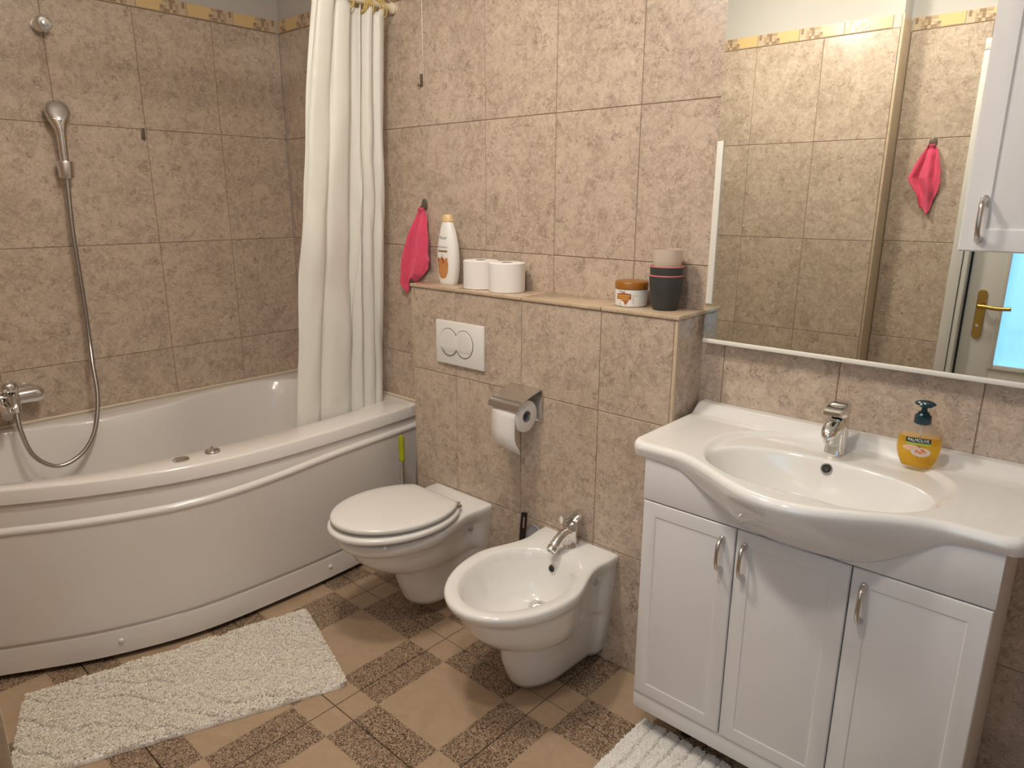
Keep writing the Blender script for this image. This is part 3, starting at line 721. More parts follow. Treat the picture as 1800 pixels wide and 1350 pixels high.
# ---------------------------------------------------------------- flush plate, paper holder
fp = thing('flush_plate', (1.31, -BD, .985), 'white dual flush plate with two oval buttons above the toilet', 'flush plate')
g = G(); x0, x1, z0, z1, yy = 1.195, 1.440, .902, 1.062, -BD
rr_ = lambda y_, s: [(x0+s, y_, z0+s), (x1-s, y_, z0+s), (x1-s, y_, z1-s), (x0+s, y_, z1-s)]
g.box((x0, yy-.012, z0), (x1, yy, z1), 0, .004); g.build('plate', M['white'], fp)
def oval(cx_, y_, k, cut=0.): return [(cx_+k*.047*math.cos(a), y_+(cut if math.sin(a) < -.45 else 0), .985+k*.0515*math.sin(a)) for a in [2*PI*i/48 for i in range(48)]]
for cx_, yo in ((1.343, 0.), (1.266, -.0012)):
    G().loft([oval(cx_, yy-.0115, 1.0), oval(cx_, yy-.0128+yo, 1.0), oval(cx_, yy-.0128+yo, .94)], False, False).build('button_seam', M['seam'], fp, 30)
    v = [(cx_, yy-.0155+yo, .993)]; f = []
    rings_ = []
    for k, dy in ((.955, .0026), (.94, .0002), (.92, 0.), (.55, .0)): rings_.append([(cx_+k*.047*math.cos(a), yy-.0158+yo+dy+(.016*max(0, (-.42-math.sin(a)*k))), .985+k*.0515*math.sin(a)) for a in [2*PI*i/48 for i in range(48)]])
    gg = G().loft(rings_, False, True); gg.build('button', M['white'], fp, 25)
tp = thing('paper_holder', (1.63, -BD, .79), 'chrome toilet paper holder with hinged cover on the cistern wall', 'paper holder')
g = G(); g.box((1.575, -BD-.006, .772), (1.703, -BD, .885), 0, .003); g.build('wall_plate', M['steel'], tp)
def cover():
    prof = [(-BD-.006, .884), (-BD-.05, .874), (-BD-.100, .859), (-BD-.116, .854), (-BD-.120, .850), (-BD-.122, .838), (-BD-.124, .832)]
    v = []; f = []
    for yv, z in prof: v += [(1.568, yv, z), (1.698, yv, z)]
    for k in range(len(prof)-1): f.append((2*k, 2*k+1, 2*k+3, 2*k+2))
    o = mk('cover', v, f, M['steel'], tp, smooth=None); s = o.modifiers.new('thickness', 'SOLIDIFY'); s.thickness = .0022
    G().tube([(1.568, -BD-.104, .861), (1.698, -BD-.104, .861)], .002, 8).build('cover_rib', M['steel'], tp)
cover()
TPy, TPz = -BD-.066, .803
G().tube([(1.562, -BD-.004, TPz+.004), (1.562, -BD-.03, TPz+.004), (1.563, TPy-.004, TPz+.004), (1.57, TPy, TPz+.004), (1.60, TPy, TPz+.004), (1.70, TPy, TPz+.004)], .003, 8).build('holder_arm', M['steel'], tp)
tr = thing('toilet_roll', (1.63, TPy, TPz), 'white toilet roll hanging on the chrome holder with a loose sheet', 'toilet roll', None)
def roll_mesh(axis, c, r, ri, h, name='paper'):
    pr_ = [(ri, 0), (r-.003, 0), (r, .002), (r, h-.002), (r-.003, h), (ri, h)]
    n = 40; g = G(); v = []; f = []
    for r_, hh in pr_:
        for i in range(n):
            a = 2*PI*i/n; p, q = r_*math.cos(a), r_*math.sin(a)
            v.append((c[0]+p, c[1]+q, c[2]+hh) if axis == 'z' else (c[0]+hh, c[1]+p, c[2]+q))
    K = len(pr_)
    for k in range(K):
        for i in range(n): f.append((k*n+i, k*n+(i+1) % n, ((k+1) % K)*n+(i+1) % n, ((k+1) % K)*n+i))
    return g.add(v, f)
roll_mesh('x', (1.583, TPy, TPz), .053, .020, .104).build('paper', M['paper'], tr, 40)
roll_mesh('x', (1.582, TPy, TPz), .0205, .0185, .106).build('core', M['card'], tr, 40)
v = []; f = []
sp_ = spline([(0, TPy-.045, TPz+.034), (0, TPy-.0555, TPz+.012), (0, TPy-.058, TPz-.02), (0, TPy-.058, TPz-.06), (0, TPy-.050, TPz-.09), (0, TPy-.036, TPz-.112)], 16)
for k, p in enumerate(sp_):
    sh = .0 if k < 10 else (k-10)*.0012
    v += [(1.584-sh*.5, p.y, p.z+(0 if k < 15 else .014)), (1.62, p.y-.001, p.z), (1.686+sh, p.y, p.z-(0 if k < 15 else .012))]
for k in range(15): f += [(3*k, 3*k+1, 3*k+4, 3*k+3), (3*k+1, 3*k+2, 3*k+5, 3*k+4)]
o = mk('loose_sheet', v, f, M['paper'], tr, smooth=60); s = o.modifiers.new('thickness', 'SOLIDIFY'); s.thickness = .0008

# ---------------------------------------------------------------- things on the stone shelf
for (cx_, cy_), lab in (((1.348, -.080), 'spare white toilet roll standing beside the shampoo bottle'), ((1.478, -.086), 'spare white toilet roll standing on the shelf nearer the jar')):
    t = thing('toilet_roll', (cx_, cy_, SH), lab, 'toilet roll', 'spare toilet rolls on the shelf')
    roll_mesh('z', (cx_, cy_, SH), .0625, .020, .099).build('paper', M['paper'], t, 40)
    roll_mesh('z', (cx_, cy_, SH+.001), .0205, .0185, .0975).build('core', M['card'], t, 40)
def text(body, size, m, parent, name, fn, extrude=.0003, spacing=1.0, xs=1.):
    cu_ = bpy.data.curves.new(name, 'FONT'); cu_.body = body; cu_.size = size; cu_.align_x = 'CENTER'; cu_.align_y = 'CENTER'; cu_.extrude = 0; cu_.space_character = spacing; cu_.resolution_u = 3
    to = bpy.data.objects.new(name, cu_); C.objects.link(to)
    me = bpy.data.meshes.new_from_object(to, depsgraph=bpy.context.evaluated_depsgraph_get())
    C.objects.unlink(to); bpy.data.objects.remove(to)
    po = ORG[parent]
    for vv in me.vertices: vv.co = Vector(fn(vv.co.x*xs, vv.co.y))-po
    me.materials.clear(); me.materials.append(m); o = bpy.data.objects.new(name, me); C.objects.link(o); o.parent = parent; ORG[o] = po; return o
# shampoo bottle
SX, SY = 1.172, -.072
sb = thing('shampoo_bottle', (SX, SY, SH), 'tall white shampoo bottle with gold cap and almond picture on the shelf', 'bottle')
bw = smooth_curve([0, .01, .05, .10, .15, .19, .215, .226], [.036, .040, .0475, .0485, .0435, .034, .025, .020])
bdp = smooth_curve([0, .01, .05, .10, .15, .19, .215, .226], [.022, .025, .028, .028, .026, .022, .018, .016])
def b_ring(z):
    a_, b_ = bw(z), bdp(z); return [(SX+a_*math.copysign(abs(math.cos(t_))**.8, math.cos(t_)), SY+b_*math.copysign(abs(math.sin(t_))**.8, math.sin(t_)), SH+z) for t_ in [2*PI*i/40 for i in range(40)]]
G().loft([b_ring(z) for z in (0, .004, .01, .03, .05, .075, .10, .125, .15, .17, .19, .205, .217, .226)]).build('bottle_body', M['bottle_white'], sb, 60)
G().lathe([(.0195, .2262), (.0215, .228), (.0205, .247), (.017, .252), (0, .253)], (SX, SY, SH), 'z', 28, sx=1.05, sy=.85).build('cap', M['gold_cap'], sb)
def bot(x, z, off=.0006):
    x += .009
    a_, b_ = bw(z), bdp(z); c_ = min(.999, abs(x)/a_)**(1/.8); return (SX+x, SY-b_*(max(1e-4, 1-c_*c_))**.4-off, SH+z)
def patch(fn, pts, name, m, parent):
    """filled polygon mapped on a surface: fan with inner rings"""
    cx_ = sum(p[0] for p in pts)/len(pts); cz_ = sum(p[1] for p in pts)/len(pts); v = [fn(cx_, cz_)]; f = []; n = len(pts); K = 4
    for k in range(1, K+1): v += [fn(cx_+(x-cx_)*k/K, cz_+(z-cz_)*k/K) for x, z in pts]
    for i in range(n): f.append((0, 1+i, 1+(i+1) % n))
    for k in range(K-1):
        for i in range(n): f.append((1+k*n+i, 1+k*n+(i+1) % n, 1+(k+1)*n+(i+1) % n, 1+(k+1)*n+i))
    return mk(name, v, f, m, parent)
rect = lambda a, b, c, d, n=8: [(a+(c-a)*i/n, b) for i in range(n)]+[(c, b+(d-b)*i/4) for i in range(4)]+[(c-(c-a)*i/n, d) for i in range(n)]+[(a, d-(d-b)*i/4) for i in range(4)]
elp = lambda cx_, cz_, a, b, n=28: [(cx_+a*math.cos(2*PI*i/n), cz_+b*math.sin(2*PI*i/n)) for i in range(n)]
text('Nour', .019, M['text_grey'], sb, 'lettering', lambda x, y: bot(x-.012, .170+y))
text('MANDORLA', .0085, M['text_grey'], sb, 'lettering', lambda x, y: bot(x-.010, .136+y))
patch(bot, rect(-.036, .118, .013, .125), 'label_bar', M['brown_bar'], sb)
patch(bot, [(-.038, .085), (-.040, .07), (-.036, .04), (-.026, .024), (-.012, .021), (.004, .026), (.014, .045), (.017, .07), (.016, .085), (-.01, .078)], 'label_patch', M['caramel'], sb)
for k, (ax_, az_, r1, r2) in enumerate(((-.033, .088, .008, .010), (-.019, .083, .009, .011), (-.006, .086, .008, .010), (.007, .082, .008, .011), (-.013, .094, .007, .007), (.010, .093, .006, .006))):
    patch(lambda x, z: bot(x, z, .0010+.0002*k), elp(ax_, az_, r1, r2, 16), 'almond_print', M['almond'] if k % 2 == 0 else M['caramel'], sb)
patch(bot, elp(-.014, .103, .008, .010, 16), 'blossom_print', M['beige_print'], sb)
# cream jar
JX, JY = 1.972, -.075
jr = thing('cream_jar', (JX, JY, SH), 'white cream jar with brown lid and brown label on the shelf', 'jar')
G().lathe([(.043, 0), (.0465, .003), (.0485, .02), (.0485, .05), (.046, .052)], (JX, JY, SH), 'z', 40).build('jar_body', M['bottle_white'], jr)
G().lathe([(.047, .0515), (.0495, .0525), (.0497, .07), (.047, .0735), (.043, .0745), (0, .0752)], (JX, JY, SH), 'z', 40).build('jar_lid', M['lid_brown'], jr)
def jar(x, z, off=.0006, a0=-PI/2+.50):
    a_ = a0+x/.0485; return (JX+(.0487+off)*math.cos(a_), JY+(.0487+off)*math.sin(a_), SH+z)
patch(jar, [(-.045, .039), (-.03, .041), (-.02, .044), (-.010, .041), (.002, .040), (.003, .025), (-.004, .023), (-.010, .012), (-.016, .008), (-.018, .016), (-.028, .021), (-.045, .023)], 'label_patch', M['almond'], jr)
for k in range(3): patch(lambda x, z: jar(x, z, .0009), rect(-.043+.004*k, .033-.0055*k, -.001-.003*k, .0355-.0055*k), 'label_stripe', M['gold_text'], jr)
text('Nour', .010, M['text_grey'], jr, 'lettering', lambda x, y: jar(x-.026, .0465+y))
for a, b in (((.006, .034), (.020, .036)), ((-.036, .005), (-.030, .018)), ((.006, .012), (.010, .03))):
    patch(jar, rect(a[0], a[1], b[0], b[1]), 'swirl_print', M['beige_print'], jr)
# three nested cups
CX, CY = 2.086, -.075
def tumbler(name, z0, mbody, mrim, lab, h, r0, r1, ins=None):
    t = thing(name, (CX, CY, z0), lab, 'cup', 'nested cups at the end of the shelf')
    p = [(0, 0), (r0*.93, 0), (r0, .003)]+[(r0+(r1-r0)*(1-(1-k/8)**1.7), .003+(h-.006)*k/8) for k in range(1, 9)]
    q = [(r1, h-.003), (r1, h-.0005), (r1-.0015, h), (r1-.003, h-.0005)]
    inner = [(r1-.003, h-.0005)]+[(r0-.003+(r1-r0)*(1-(1-k/8)**1.7), .003+(h-.006)*k/8) for k in range(7, 0, -1)]+[(0, .006)]
    if mrim: G().lathe(p, (CX, CY, z0), 'z', 40).build('cup_body', mbody, t, 50); G().lathe(q+inner[1:], (CX, CY, z0), 'z', 40).build('cup_lining', mrim, t, 50)
    else: G().lathe(p+q+inner[1:], (CX, CY, z0), 'z', 40).build('cup_body', mbody, t, 50)
tumbler('tumbler', SH, M['charcoal'], M['pinkrim'], 'charcoal tumbler with pink rim standing on the shelf, lowest of the stack', .100, .0355, .0485)
tumbler('tumbler', SH+.027, M['charcoal'], M['pinkrim'], 'charcoal tumbler with pink rim nested in the one below it', .0985, .032, .0478)
tumbler('tumbler', SH+.062, M['frost'], None, 'frosted beige cup nested at the top of the stack', .110, .030, .0425)

# ---------------------------------------------------------------- brushes
t = thing('floor_wiper', (.985, -.178, 0), 'floor wiper with lime green grip leaning behind the toilet by the tub', 'wiper')
G().tube([(.985, -.178, .03), (.985, -.178, .47)], .0065, 12).build('handle', M['steel'], t)
G().lathe([(.011, .455), (.0125, .46), (.0125, .468), (.0115, .47), (.0125, .52), (.0115, .535), (.0125, .55), (.009, .563), (0, .566)], (.985, -.178, 0), 'z', 20).build('grip', M['green'], t)
g = G().box((.968, -.26, .004), (1.002, -.165, .03), 0, .004); g.build('wiper_head', M['black'], t)
t = thing('cleaning_brush', (1.655, -.19, 0), 'brush with flat black handle standing between toilet and bidet', 'brush')
g = G()
c0, c1 = Vector((1.632, -.195, .14)), Vector((1.648, -.180, .436))
def strap(a, b, wd, tk):
    ax = (b-a).normalized(); s_ = Vector((.85, .3, 0)).normalized(); n_ = ax.cross(s_).normalized(); gg = G()
    for p0, p1, o0, o1 in ((0, .80, -wd, wd), (.80, .95, -wd, -wd*.35), (.80, .95, wd*.35, wd), (.95, 1., -wd, wd)):
        L = a+(b-a)*p0; Hh = a+(b-a)*p1; v = [L+s_*o0-n_*tk, L+s_*o1-n_*tk, L+s_*o1+n_*tk, L+s_*o0+n_*tk, Hh+s_*o0-n_*tk, Hh+s_*o1-n_*tk, Hh+s_*o1+n_*tk, Hh+s_*o0+n_*tk]
        gg.add(v, [(0, 1, 2, 3), (4, 5, 6, 7), (0, 1, 5, 4), (1, 2, 6, 5), (2, 3, 7, 6), (3, 0, 4, 7)])
    return gg
strap(c0, c1, .0105, .004).build('handle', M['black'], t, None)
g = G(); g.lathe([(.035, 0), (.045, .004), (.046, .10), (.042, .16), (.036, .17), (.034, .165), (.04, .10), (0, .02)], (1.634, -.202, 0), 'z', 28); g.build('cup', M['white'], t)
t = thing('plastic_scoop', (1.69, -.165, 0), 'pale blue round plastic scoop propped against the wall behind the bidet', 'scoop')
oo = lambda y_, s: [(1.688+s*.036*math.cos(a), y_+(.02*(a > PI)), .34+s*.058*math.sin(a)) for a in [2*PI*i/28 for i in range(28)]]
G().loft([oo(-.170, 1.), oo(-.174, 1.), oo(-.170, .9), oo(-.166, .5)]).build('bowl', M['pale'], t, 50)
G().box((1.682, -.166, 0.0), (1.694, -.158, .30), 0, .002).build('stem', M['pale'], t)

# ---------------------------------------------------------------- mirror with white profiles
MX0, MX1, MZ0, MZ1, MY = 2.193, 3.06, 1.101, 2.25, -.033
mi = thing('wall_mirror', (2.62, MY, MZ0), 'large wall mirror above the washbasin with white bottom profile', 'mirror')
G().box((MX0, MY, MZ0+.002), (MX1, MY+.004, MZ1)).build('mirror_glass', M['mirror'], mi, None)
G().box((MX0+.002, MY+.004, MZ0+.004), (MX1, -.0005, MZ1)).build('backing', M['profile'], mi, None)
G().box((MX0-.001, MY-.006, MZ0-.008), (MX1, MY+.006, MZ0+.0035), 0, .003).build('bottom_profile', M['profile'], mi)
G().box((MX0+.0005, MY-.004, 1.205), (MX0+.0185, MY+.001, 1.64), 0, .001).build('edge_profile', M['profile'], mi)

# ---------------------------------------------------------------- wall cabinet
def routed(x0, x1, z0, z1, yf, yb, inset=.044, gw=.006, gd=.003, ch=.006, flip=0):
    """door slab with soft front edge and a routed rectangle"""
    def L(i, y_): return [(x0+i, y_, z0+i), (x1-i, y_, z0+i), (x1-i, y_, z1-i), (x0+i, y_, z1-i)]
    rings = [L(0, yb), L(0, yf+ch*.7), L(ch*.35, yf+ch*.2), L(ch, yf), L(inset, yf), L(inset+gw*.5, yf+gd), L(inset+gw*1.6, yf+gd*.8), L(inset+gw*2.6, yf)]
    return G().loft(rings)
def bow_handle(x, z0, z1, yf, m, parent, name='handle'):
    g = G(); h = z1-z0; p = spline([(x, yf-.002, z0), (x, yf-.018, z0+.006), (x, yf-.027, z0+h*.3), (x, yf-.028, z0+h*.55), (x, yf-.022, z1-.010), (x, yf-.002, z1)], 22)
    g.tube(p, [.0068, .0066, .006]+[.0048]*3+[.0042]*10+[.0048]*3+[.006, .0066, .0068], 10, up=(1, 0, 0), sx=1.15)
    for z in (z0, z1): g.lathe([(.0078, 0), (.0078, -.004), (.006, -.007)], (x, yf, z), 'y', 14)
    return g.build(name, m, parent, 60)
wcab = thing('wall_cabinet', (2.95, -.1, 1.39), 'white wall cabinet with arched metal handle over the right of the mirror', 'cabinet')
CX0, CX1, CZ0, CZ1 = 2.810, 3.056, 1.389, 2.10
G().box((CX0+.003, -.165, CZ0+.002), (CX1-.002, MY-.0065, CZ1), 0, .0).build('carcass', M['cab'], wcab, None)
d_ = routed(CX0, CX1, CZ0, CZ1, -.186, -.167, .043, .007, .004, .009).build('door', M['cab'], wcab, 25)
bow_handle(2.844, 1.414, 1.492, -.186, M['nickel'], d_)

# ---------------------------------------------------------------- vanity unit
VX0, VX1, VY = 2.232, 3.004, -.385
va = thing('vanity_cabinet', (2.618, -.19, .09), 'white three-door vanity cabinet under the washbasin', 'cabinet')
g = G(); g.box((VX0+.002, VY+.02, .098), (VX1-.002, -.002, .732)); g.build('carcass', M['cab'], va, None)
for x in (VX0+.002, VX1-.018): G().box((x, VY+.02, .732), (x+.016, -.002, .845)).build('side_panel', M['cab'], va, None)
G().box((VX0+.001, VY+.004, .098), (VX1-.001, VY+.0195, .150), 0, .0015).build('bottom_rail', M['cab'], va)
G().box((VX0, VY, .735), (VX1, VY+.0195, .852), 0, .002).build('fascia', M['cab'], va)
seams = [VX0, 2.4885, 2.748, VX1]
for i, hx_ in enumerate((2.456, 2.5125, 2.776)):
    dd = routed(seams[i]+.0016, seams[i+1]-.0016, .152, .7315, VY-.001, VY+.0195, .037, .005, .0018, .006).build('door', M['cab'], va, 25)
    bow_handle(hx_, .616+.0*i, .698, VY-.001, M['nickel'], dd)
for x in (VX0+.12, VX1-.12):
    for yv in (-.27, -.06): G().lathe([(.02, 0), (.02, .004), (.012, .01), (.012, .098)], (x, yv, 0), 'z', 16).build('leg', M['black'], va)

# ---------------------------------------------------------------- washbasin
NX0, NX1, NZ, NC = 2.188, 3.034, .888, 2.615
def bump_(d): d = abs(d)/.30; return (math.cos(PI*min(d, 1))+1)/2
def yfront(x):
    e = min(x-NX0, NX1-x); r = .040
    return -.398-.125*bump_(x-NC)**.85+((r-math.sqrt(max(0, r*r-(r-e)**2)))*.9 if e < r else 0)
def se(x, y, cx_, cy_, a, bf, bb, n=2.3):
    dy = y-cy_; return (abs((x-cx_)/a)**n+abs(dy/(bf if dy < 0 else bb))**n)**(1/n)
def ztop(x, y):
    z = NZ
    z -= .010*(1-sstep(.93, 1.03, se(x, y, NC, -.235, .268, .225, .19, 2.2)))          # shallow dish round the bowl and tap
    r = se(x, y, NC+.002, -.31, .245, .148, .140, 2.2)
    d_ = .128*(1-r**3.2) if r < 1.3 else -.2; z -= .5*(d_+math.sqrt(d_*d_+.006**2))-.00009/max(.05, abs(d_)+.0001)*0
    lip = sstep(-.075, -.022, y); z += .026*lip
    z += .003*(1-sstep(0, .05, x-NX0))+.003*(1-sstep(0, .05, NX1-x))
    return z
apz = smooth_curve([2.18, 2.244, 2.306, 2.344, 2.427, 2.493, 2.55, 2.611, 2.685, 2.74, 2.80, 2.853, 2.893, 2.918, 2.966, 3.04], [.850, .850, .845, .836, .785, .747, .738, .735, .737, .742, .765, .803, .835, .846, .852, .853])
def basin():
    nu, nv, na = 230, 190, 26; xs = np.linspace(NX0, NX1, nu); v = []; f = []
    er = .014
    for x in xs:
        yf = yfront(x); b = bump_(x-NC); e = min(x-NX0, NX1-x)
        edrop = er-math.sqrt(max(0, er*er-max(0, er-e)**2)) if e < er else 0
        col = []
        for j in range(nv):
            k = j/(nv-1); y_ = -.001+(yf+.016+.001)*k; col.append((x, y_, ztop(x, y_)-edrop))
        # round over the front edge, then the apron curving back under the bowl
        zb = apz(x); yb = max(yf+.006, VY-.003) if zb > .84 else max(yf+.006, VY-.0035)
        cr = .016
        for j in range(1, 9):
            a = PI/2*j/8; col.append((x, yf+.016-cr*math.sin(a), NZ-cr+cr*math.cos(a)-edrop*(1-j/8)))
        z1 = NZ-cr
        for j in range(1, na-8):
            k = j/(na-9); col.append((x, yf+(yb-yf)*(k**1.45), z1+(zb-z1)*k))
        col.append((x, max(yb+.02, VY+.002), zb-.002))
        v += col
    n = len(v)//nu
    for i in range(nu-1):
        for j in range(n-1): f.append((i*n+j, i*n+j+1, (i+1)*n+j+1, (i+1)*n+j))
    # sides: drop the end columns to the underside
    for i, sgn in ((0, -1), (nu-1, 1)):
        base = len(v)
        for j in range(n):
            p = v[i*n+j]; v.append((p[0], p[1], min(p[2], .846)))
        for j in range(n-1): f.append((i*n+j, i*n+j+1, base+j+1, base+j))
    return mk('basin_body', v, f, M['ceramic'], wbz, smooth=50)
wbz = thing('washbasin', (NC, -.2, .846), 'white ceramic washbasin with bowed front set on the vanity cabinet', 'washbasin')
basin()
oy = -.1775
disc((2.6115, oy-.001, ztop(2.6115, oy)+.001), (0, -.85, .52), .0135, .0035, 'overflow_ring', M['nickel'], wbz)
disc((2.6115, oy-.003, ztop(2.6115, oy)+.0023), (0, -.85, .52), .0095, .002, 'overflow_hole', M['dark'], wbz)
disc((NC, -.30, ztop(NC, -.30)), (0, 0, 1), .028, .004, 'drain', M['chrome'], wbz)
# basin mixer
tx, ty, tz = 2.603, -.098, NZ-.010
bm_ = thing('basin_tap', (tx, ty, tz), 'chrome single lever mixer tap behind the washbasin bowl', 'tap')
def sqr(cx_, cy_, a, b, z, n=32, p=.55):
    return [(cx_+a*math.copysign(abs(math.cos(t_))**p, math.cos(t_)), cy_+b*math.copysign(abs(math.sin(t_))**p, math.sin(t_)), z) for t_ in [2*PI*i/n for i in range(n)]]
g = G(); g.loft([sqr(tx, ty, .0235, .025, tz), sqr(tx, ty, .0235, .025, tz+.003), sqr(tx, ty, .0225, .024, tz+.006), sqr(tx, ty, .0225, .024, tz+.05), sqr(tx, ty-.002, .0225, .026, tz+.07), sqr(tx, ty-.002, .0225, .026, tz+.088), sqr(tx, ty, .020, .023, tz+.094)])
def spout(pts, wx, hz):
    rings = []
    for (y_, z_), a, b, tl in pts:
        rings.append([(tx+a*math.copysign(abs(math.cos(t_))**.7, math.cos(t_)), y_+b*math.sin(tl)*math.copysign(abs(math.sin(t_))**.8, math.sin(t_)), z_+b*math.cos(tl)*math.copysign(abs(math.sin(t_))**.8, math.sin(t_))) for t_ in [2*PI*i/28 for i in range(28)]])
    return rings
g.loft(spout([((ty+.004, tz+.074), .0215, .022, 0), ((ty-.022, tz+.072), .0215, .0225, 0), ((ty-.042, tz+.070), .021, .0225, .05), ((ty-.060, tz+.068), .0195, .021, .1), ((ty-.074, tz+.066), .0165, .017, .2), ((ty-.083, tz+.064), .010, .011, .3), ((ty-.086, tz+.0635), .004, .004, .3)], 0, 0))
g.lathe([(.0115, .0), (.0125, .003), (.0125, .02)], (tx, ty-.062, tz+.040), 'z', 20)
g.build('body', M['chrome'], bm_, 50)
g = G(); g.loft([sqr(tx, ty-.002, .0215, .0245, tz+.096), sqr(tx, ty-.003, .0235, .027, tz+.102), sqr(tx, ty-.004, .0238, .0285, tz+.116), sqr(tx, ty-.003, .0225, .029, tz+.126), sqr(tx, ty-.002, .018, .024, tz+.130)])
g.loft([[(tx+sx_*a, y_, z_+sz_*b) for sx_, sz_ in ((-1, -1), (1, -1), (1, 1), (-1, 1))] for y_, z_, a, b in ((ty-.02, tz+.118, .021, .008), (ty-.045, tz+.116, .0205, .007), (ty-.064, tz+.113, .019, .005))])
g.build('lever', M['chrome'], bm_, 40)
# soap dispenser
PX, PY = 2.783, -.098
PZ = max(ztop(PX+dx_, PY+dy_) for dx_ in (-.03, 0, .03) for dy_ in (-.02, 0, .02))
PZ += .0005
so = thing('soap_dispenser', (PX, PY, PZ), 'clear pump bottle of amber hand soap standing right of the basin tap', 'soap dispenser')
sw = smooth_curve([0, .006, .03, .055, .075, .092, .102, .108], [.030, .034, .0435, .046, .043, .032, .021, .0135])
sd = smooth_curve([0, .006, .03, .055, .075, .092, .102, .108], [.017, .019, .023, .024, .0225, .0185, .0150, .0125])
SROT = math.radians(14)
def srot(x, y, z): return (PX+x*math.cos(SROT)-y*math.sin(SROT), PY+x*math.sin(SROT)+y*math.cos(SROT), PZ+z)
def s_ring(z, s=1.): return [srot(s*sw(z)*math.copysign(abs(math.cos(t_))**.85, math.cos(t_)), s*sd(z)*math.copysign(abs(math.sin(t_))**.85, math.sin(t_)), z) for t_ in [2*PI*i/40 for i in range(40)]]
G().loft([s_ring(z) for z in (0, .003, .008, .02, .035, .05, .065, .075)], True, False).build('bottle', M['soap_clear'], so, 60)
G().loft([s_ring(z) for z in (.075, .080, .085, .092, .098, .103, .108)], False, True).build('bottle_shoulder', M['soap_shoulder'], so, 60)
G().loft([s_ring(z, .955) for z in (.003, .008, .02, .035, .05, .065, .074)]).build('liquid', M['soap_amber'], so, 60)
g = G(); c = srot(0, 0, 0)
g.lathe([(.0165, .104), (.018, .106), (.0175, .122), (.013, .126), (.011, .131), (.0075, .132), (.006, .136), (.0055, .148), (.007, .150)], c, 'z', 28); g.build('collar', M['teal'], so)
g = G(); ring_ = lambda s, z, k=1.: [srot(.022*s*math.cos(t_)-.0, -.006+.020*s*math.sin(t_)*k-(.012*s if math.sin(t_) < -.8 else 0), z) for t_ in [2*PI*i/32 for i in range(32)]]
g.loft([ring_(.4, .147), ring_(.9, .150), ring_(1., .152), ring_(.85, .1555), ring_(.5, .1585), ring_(.1, .1595)]); g.build('pump_head', M['teal'], so, 60)
G().tube([srot(0, 0, .02), srot(0, 0, .105)], .003, 8).build('dip_tube', M['white'], so)
def sface(x, z, off=.0007):
    a_, b_ = sw(z), sd(z); c_ = min(.999, abs(x)/a_)**(1/.85); return srot(x, -b_*(max(1e-4, 1-c_*c_))**.425-off, z)
patch(sface, rect(-.0285, .0625, .0215, .0735, 10), 'label_panel', M['label_green'], so)
text('PALMOLIVE', .0105, M['text_white'], so, 'lettering', lambda x, y: sface(x-.0035, .0680+y, .0013), xs=.80)
patch(sface, rect(-.0285, .057, .0215, .062, 10), 'label_band', M['lime'], so)
patch(lambda x, z: sface(x, z, .0008), elp(-.016, .049, .017, .0075, 20), 'petal_print', M['petal'], so)
patch(lambda x, z: sface(x, z, .0011), elp(.004, .041, .020, .011, 24), 'petal_print', M['beige_print'], so)
patch(lambda x, z: sface(x, z, .0014), elp(.003, .0425, .014, .0075, 20), 'petal_print', M['petal'], so)
for k, (a, b) in enumerate(((-.004, .043), (.003, .040), (.010, .044), (.006, .047))): patch(lambda x, z: sface(x, z, .0018), elp(a, b, .0035, .002, 10), 'petal_print', M['petal_red'], so)

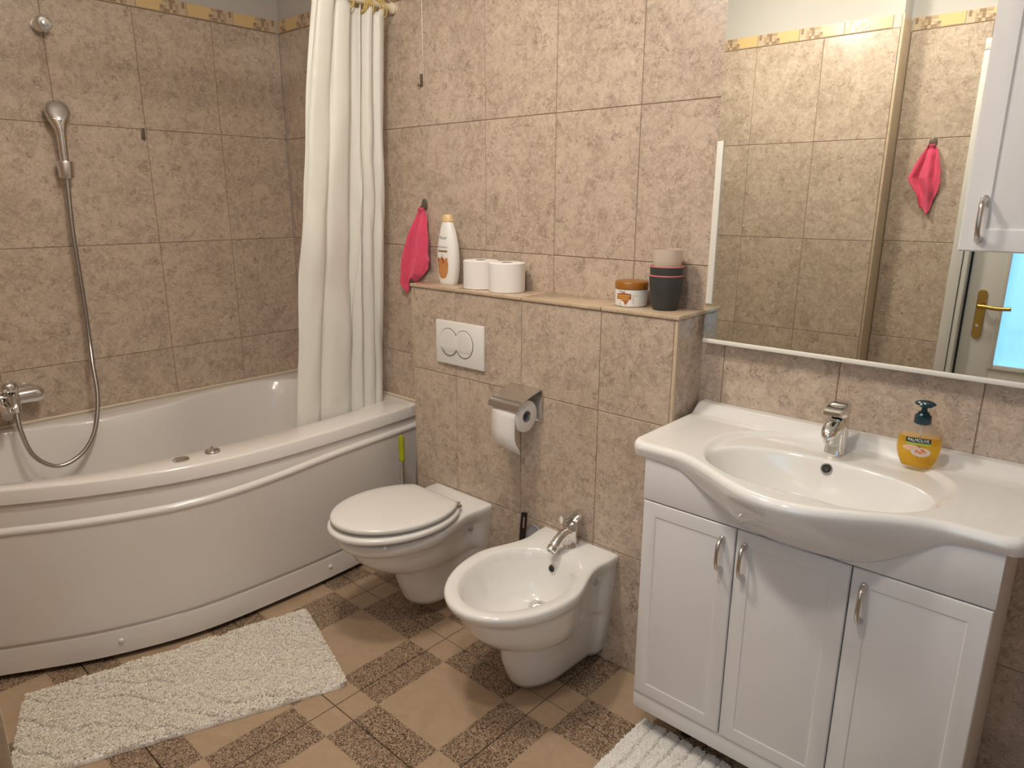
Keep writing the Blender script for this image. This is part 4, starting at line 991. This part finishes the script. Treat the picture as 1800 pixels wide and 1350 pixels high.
# ---------------------------------------------------------------- bath mats
def bathmat(name, corners, lab, ridge, pm, n_tuft, hfun, seed, tl=1., group=None):
    """corners: four (x, y) anticlockwise; heights by hfun(u, v, x, y)"""
    c = [Vector((*p, 0)) for p in corners]; nu, nv = 200, 110; v = []; f = []
    def P(u, w_): return c[0]*(1-u)*(1-w_)+c[1]*u*(1-w_)+c[2]*u*w_+c[3]*(1-u)*w_
    ctr = sum(c, Vector())/4
    top = []
    for j in range(nv):
        for i in range(nu):
            u, w_ = i/(nu-1), j/(nv-1); p = P(u, w_); q = min(u, 1-u)*(c[1]-c[0]).length; r = min(w_, 1-w_)*(c[3]-c[0]).length
            e = min(q, r); out = noise.noise((p.x*22, p.y*22, seed))*.006*(1 if e < .004 else 0)
            rc = max(0, .035-q), max(0, .035-r); dcor = math.hypot(*rc)
            p2 = p if dcor < .035 or e > .02 else p+(ctr-p).normalized()*(dcor-.035)
            h = .004+hfun(u, w_, p.x, p.y)*min(1, (e+.002)/.008)**.5
            v.append((p2.x+out, p2.y+out*.7, h)); top.append((p2.x, p2.y, h))
    for j in range(nv-1):
        for i in range(nu-1): f.append((j*nu+i, j*nu+i+1, (j+1)*nu+i+1, (j+1)*nu+i))
    edge = [i for i in range(nu)]+[j*nu+nu-1 for j in range(1, nv)]+[(nv-1)*nu+i for i in range(nu-2, -1, -1)]+[j*nu for j in range(nv-2, 0, -1)]
    b0 = len(v); v += [(v[i][0], v[i][1], .001) for i in edge]; k = len(edge)
    for i in range(k): f.append((edge[i], edge[(i+1) % k], b0+(i+1) % k, b0+i))
    t = thing(name, (ctr.x, ctr.y, 0), lab, 'bath mat', group)
    mk('mat_base', v, f, M['mat_base'], t, smooth=70)
    rs = np.random.RandomState(seed); U, Wv = rs.rand(n_tuft), rs.rand(n_tuft)
    cc = np.array([list(p) for p in c]); X = (cc[0][None]*((1-U)*(1-Wv))[:, None]+cc[1][None]*(U*(1-Wv))[:, None]+cc[2][None]*(U*Wv)[:, None]+cc[3][None]*((1-U)*Wv)[:, None])
    ti = (np.clip((Wv*(nv-1)).round(), 0, nv-1)*nu+np.clip((U*(nu-1)).round(), 0, nu-1)).astype(int)
    T = np.array(top); X[:, 2] = T[ti, 2]-.002
    bad = np.minimum(np.minimum(U, 1-U)*(c[1]-c[0]).length, np.minimum(Wv, 1-Wv)*(c[3]-c[0]).length) < .004
    X[bad, :2] = T[ti[bad], :2]
    L = (.0035+.005*rs.rand(n_tuft))*tl; ang = rs.rand(n_tuft)*2*PI; wd = (.0013+.0009*rs.rand(n_tuft))*(.5+.5*tl); ln = (.004+.007*rs.rand(n_tuft))*tl; lean = np.stack([-np.sin(ang)*ln, np.cos(ang)*ln], 1)
    A = np.stack([np.cos(ang)*wd, np.sin(ang)*wd, np.zeros(n_tuft)], 1)
    tip = X+np.stack([lean[:, 0], lean[:, 1], L], 1); midp = X+np.stack([lean[:, 0]*.4, lean[:, 1]*.4, L*.6], 1)
    V = np.stack([X-A, X+A, midp+A*.9, tip, midp-A*.9], 1).reshape(-1, 3)-np.array([ctr.x, ctr.y, 0])
    me = bpy.data.meshes.new('pile'); nf = n_tuft
    me.vertices.add(nf*5); me.vertices.foreach_set('co', V.ravel()); me.loops.add(nf*5); me.loops.foreach_set('vertex_index', np.arange(nf*5, dtype=np.int32))
    me.polygons.add(nf); me.polygons.foreach_set('loop_start', np.arange(0, nf*5, 5, dtype=np.int32)); me.polygons.foreach_set('loop_total', np.full(nf, 5, dtype=np.int32))
    me.update(calc_edges=True); me.materials.append(pm); o = bpy.data.objects.new('pile', me); C.objects.link(o); o.parent = t; o['kind'] = 'stuff'
def h1(u, w_, x, y):
    ph = (-.62*x+.78*y)*11+1.1*noise.noise((x*3.2, y*3.2, 8.))+.25*noise.noise((x*14, y*14, 2.)); fr = ph-math.floor(ph)
    gate = sstep(-.25, .2, noise.noise((x*5, y*5, 21.)))
    return .014-.0105*gate*math.exp(-((fr-.5)/.07)**2)+.004*noise.noise((x*28, y*28, 3.))+.0045*noise.noise((x*75, y*75, 4.))
bathmat('bath_mat', [(.775, -1.507), (1.13, -1.635), (1.462, -.808), (1.000, -.668)], 'pale shaggy bath mat lying on the floor along the bathtub', 0, M['pile'], 125000, h1, 5, .64)
def h2(u, w_, x, y):
    k = (x-2.236)
    g_ = 0
    for c_ in (.045, .085, .125, .165, .205, .245, .285): 
        q = abs(k-c_-.008*noise.noise((y*14, c_*9, 1.)))
        g_ = max(g_, 1-q/.006) if q < .006 else g_
    return .020-.011*g_+.002*noise.noise((x*60, y*60, 3.))
bathmat('bath_mat', [(2.236, -.92), (2.78, -.92), (2.78, -.322), (2.236, -.322)], 'white ribbed bath mat lying in front of the vanity cabinet', 0, M['pile2'], 38000, h2, 9, .6)
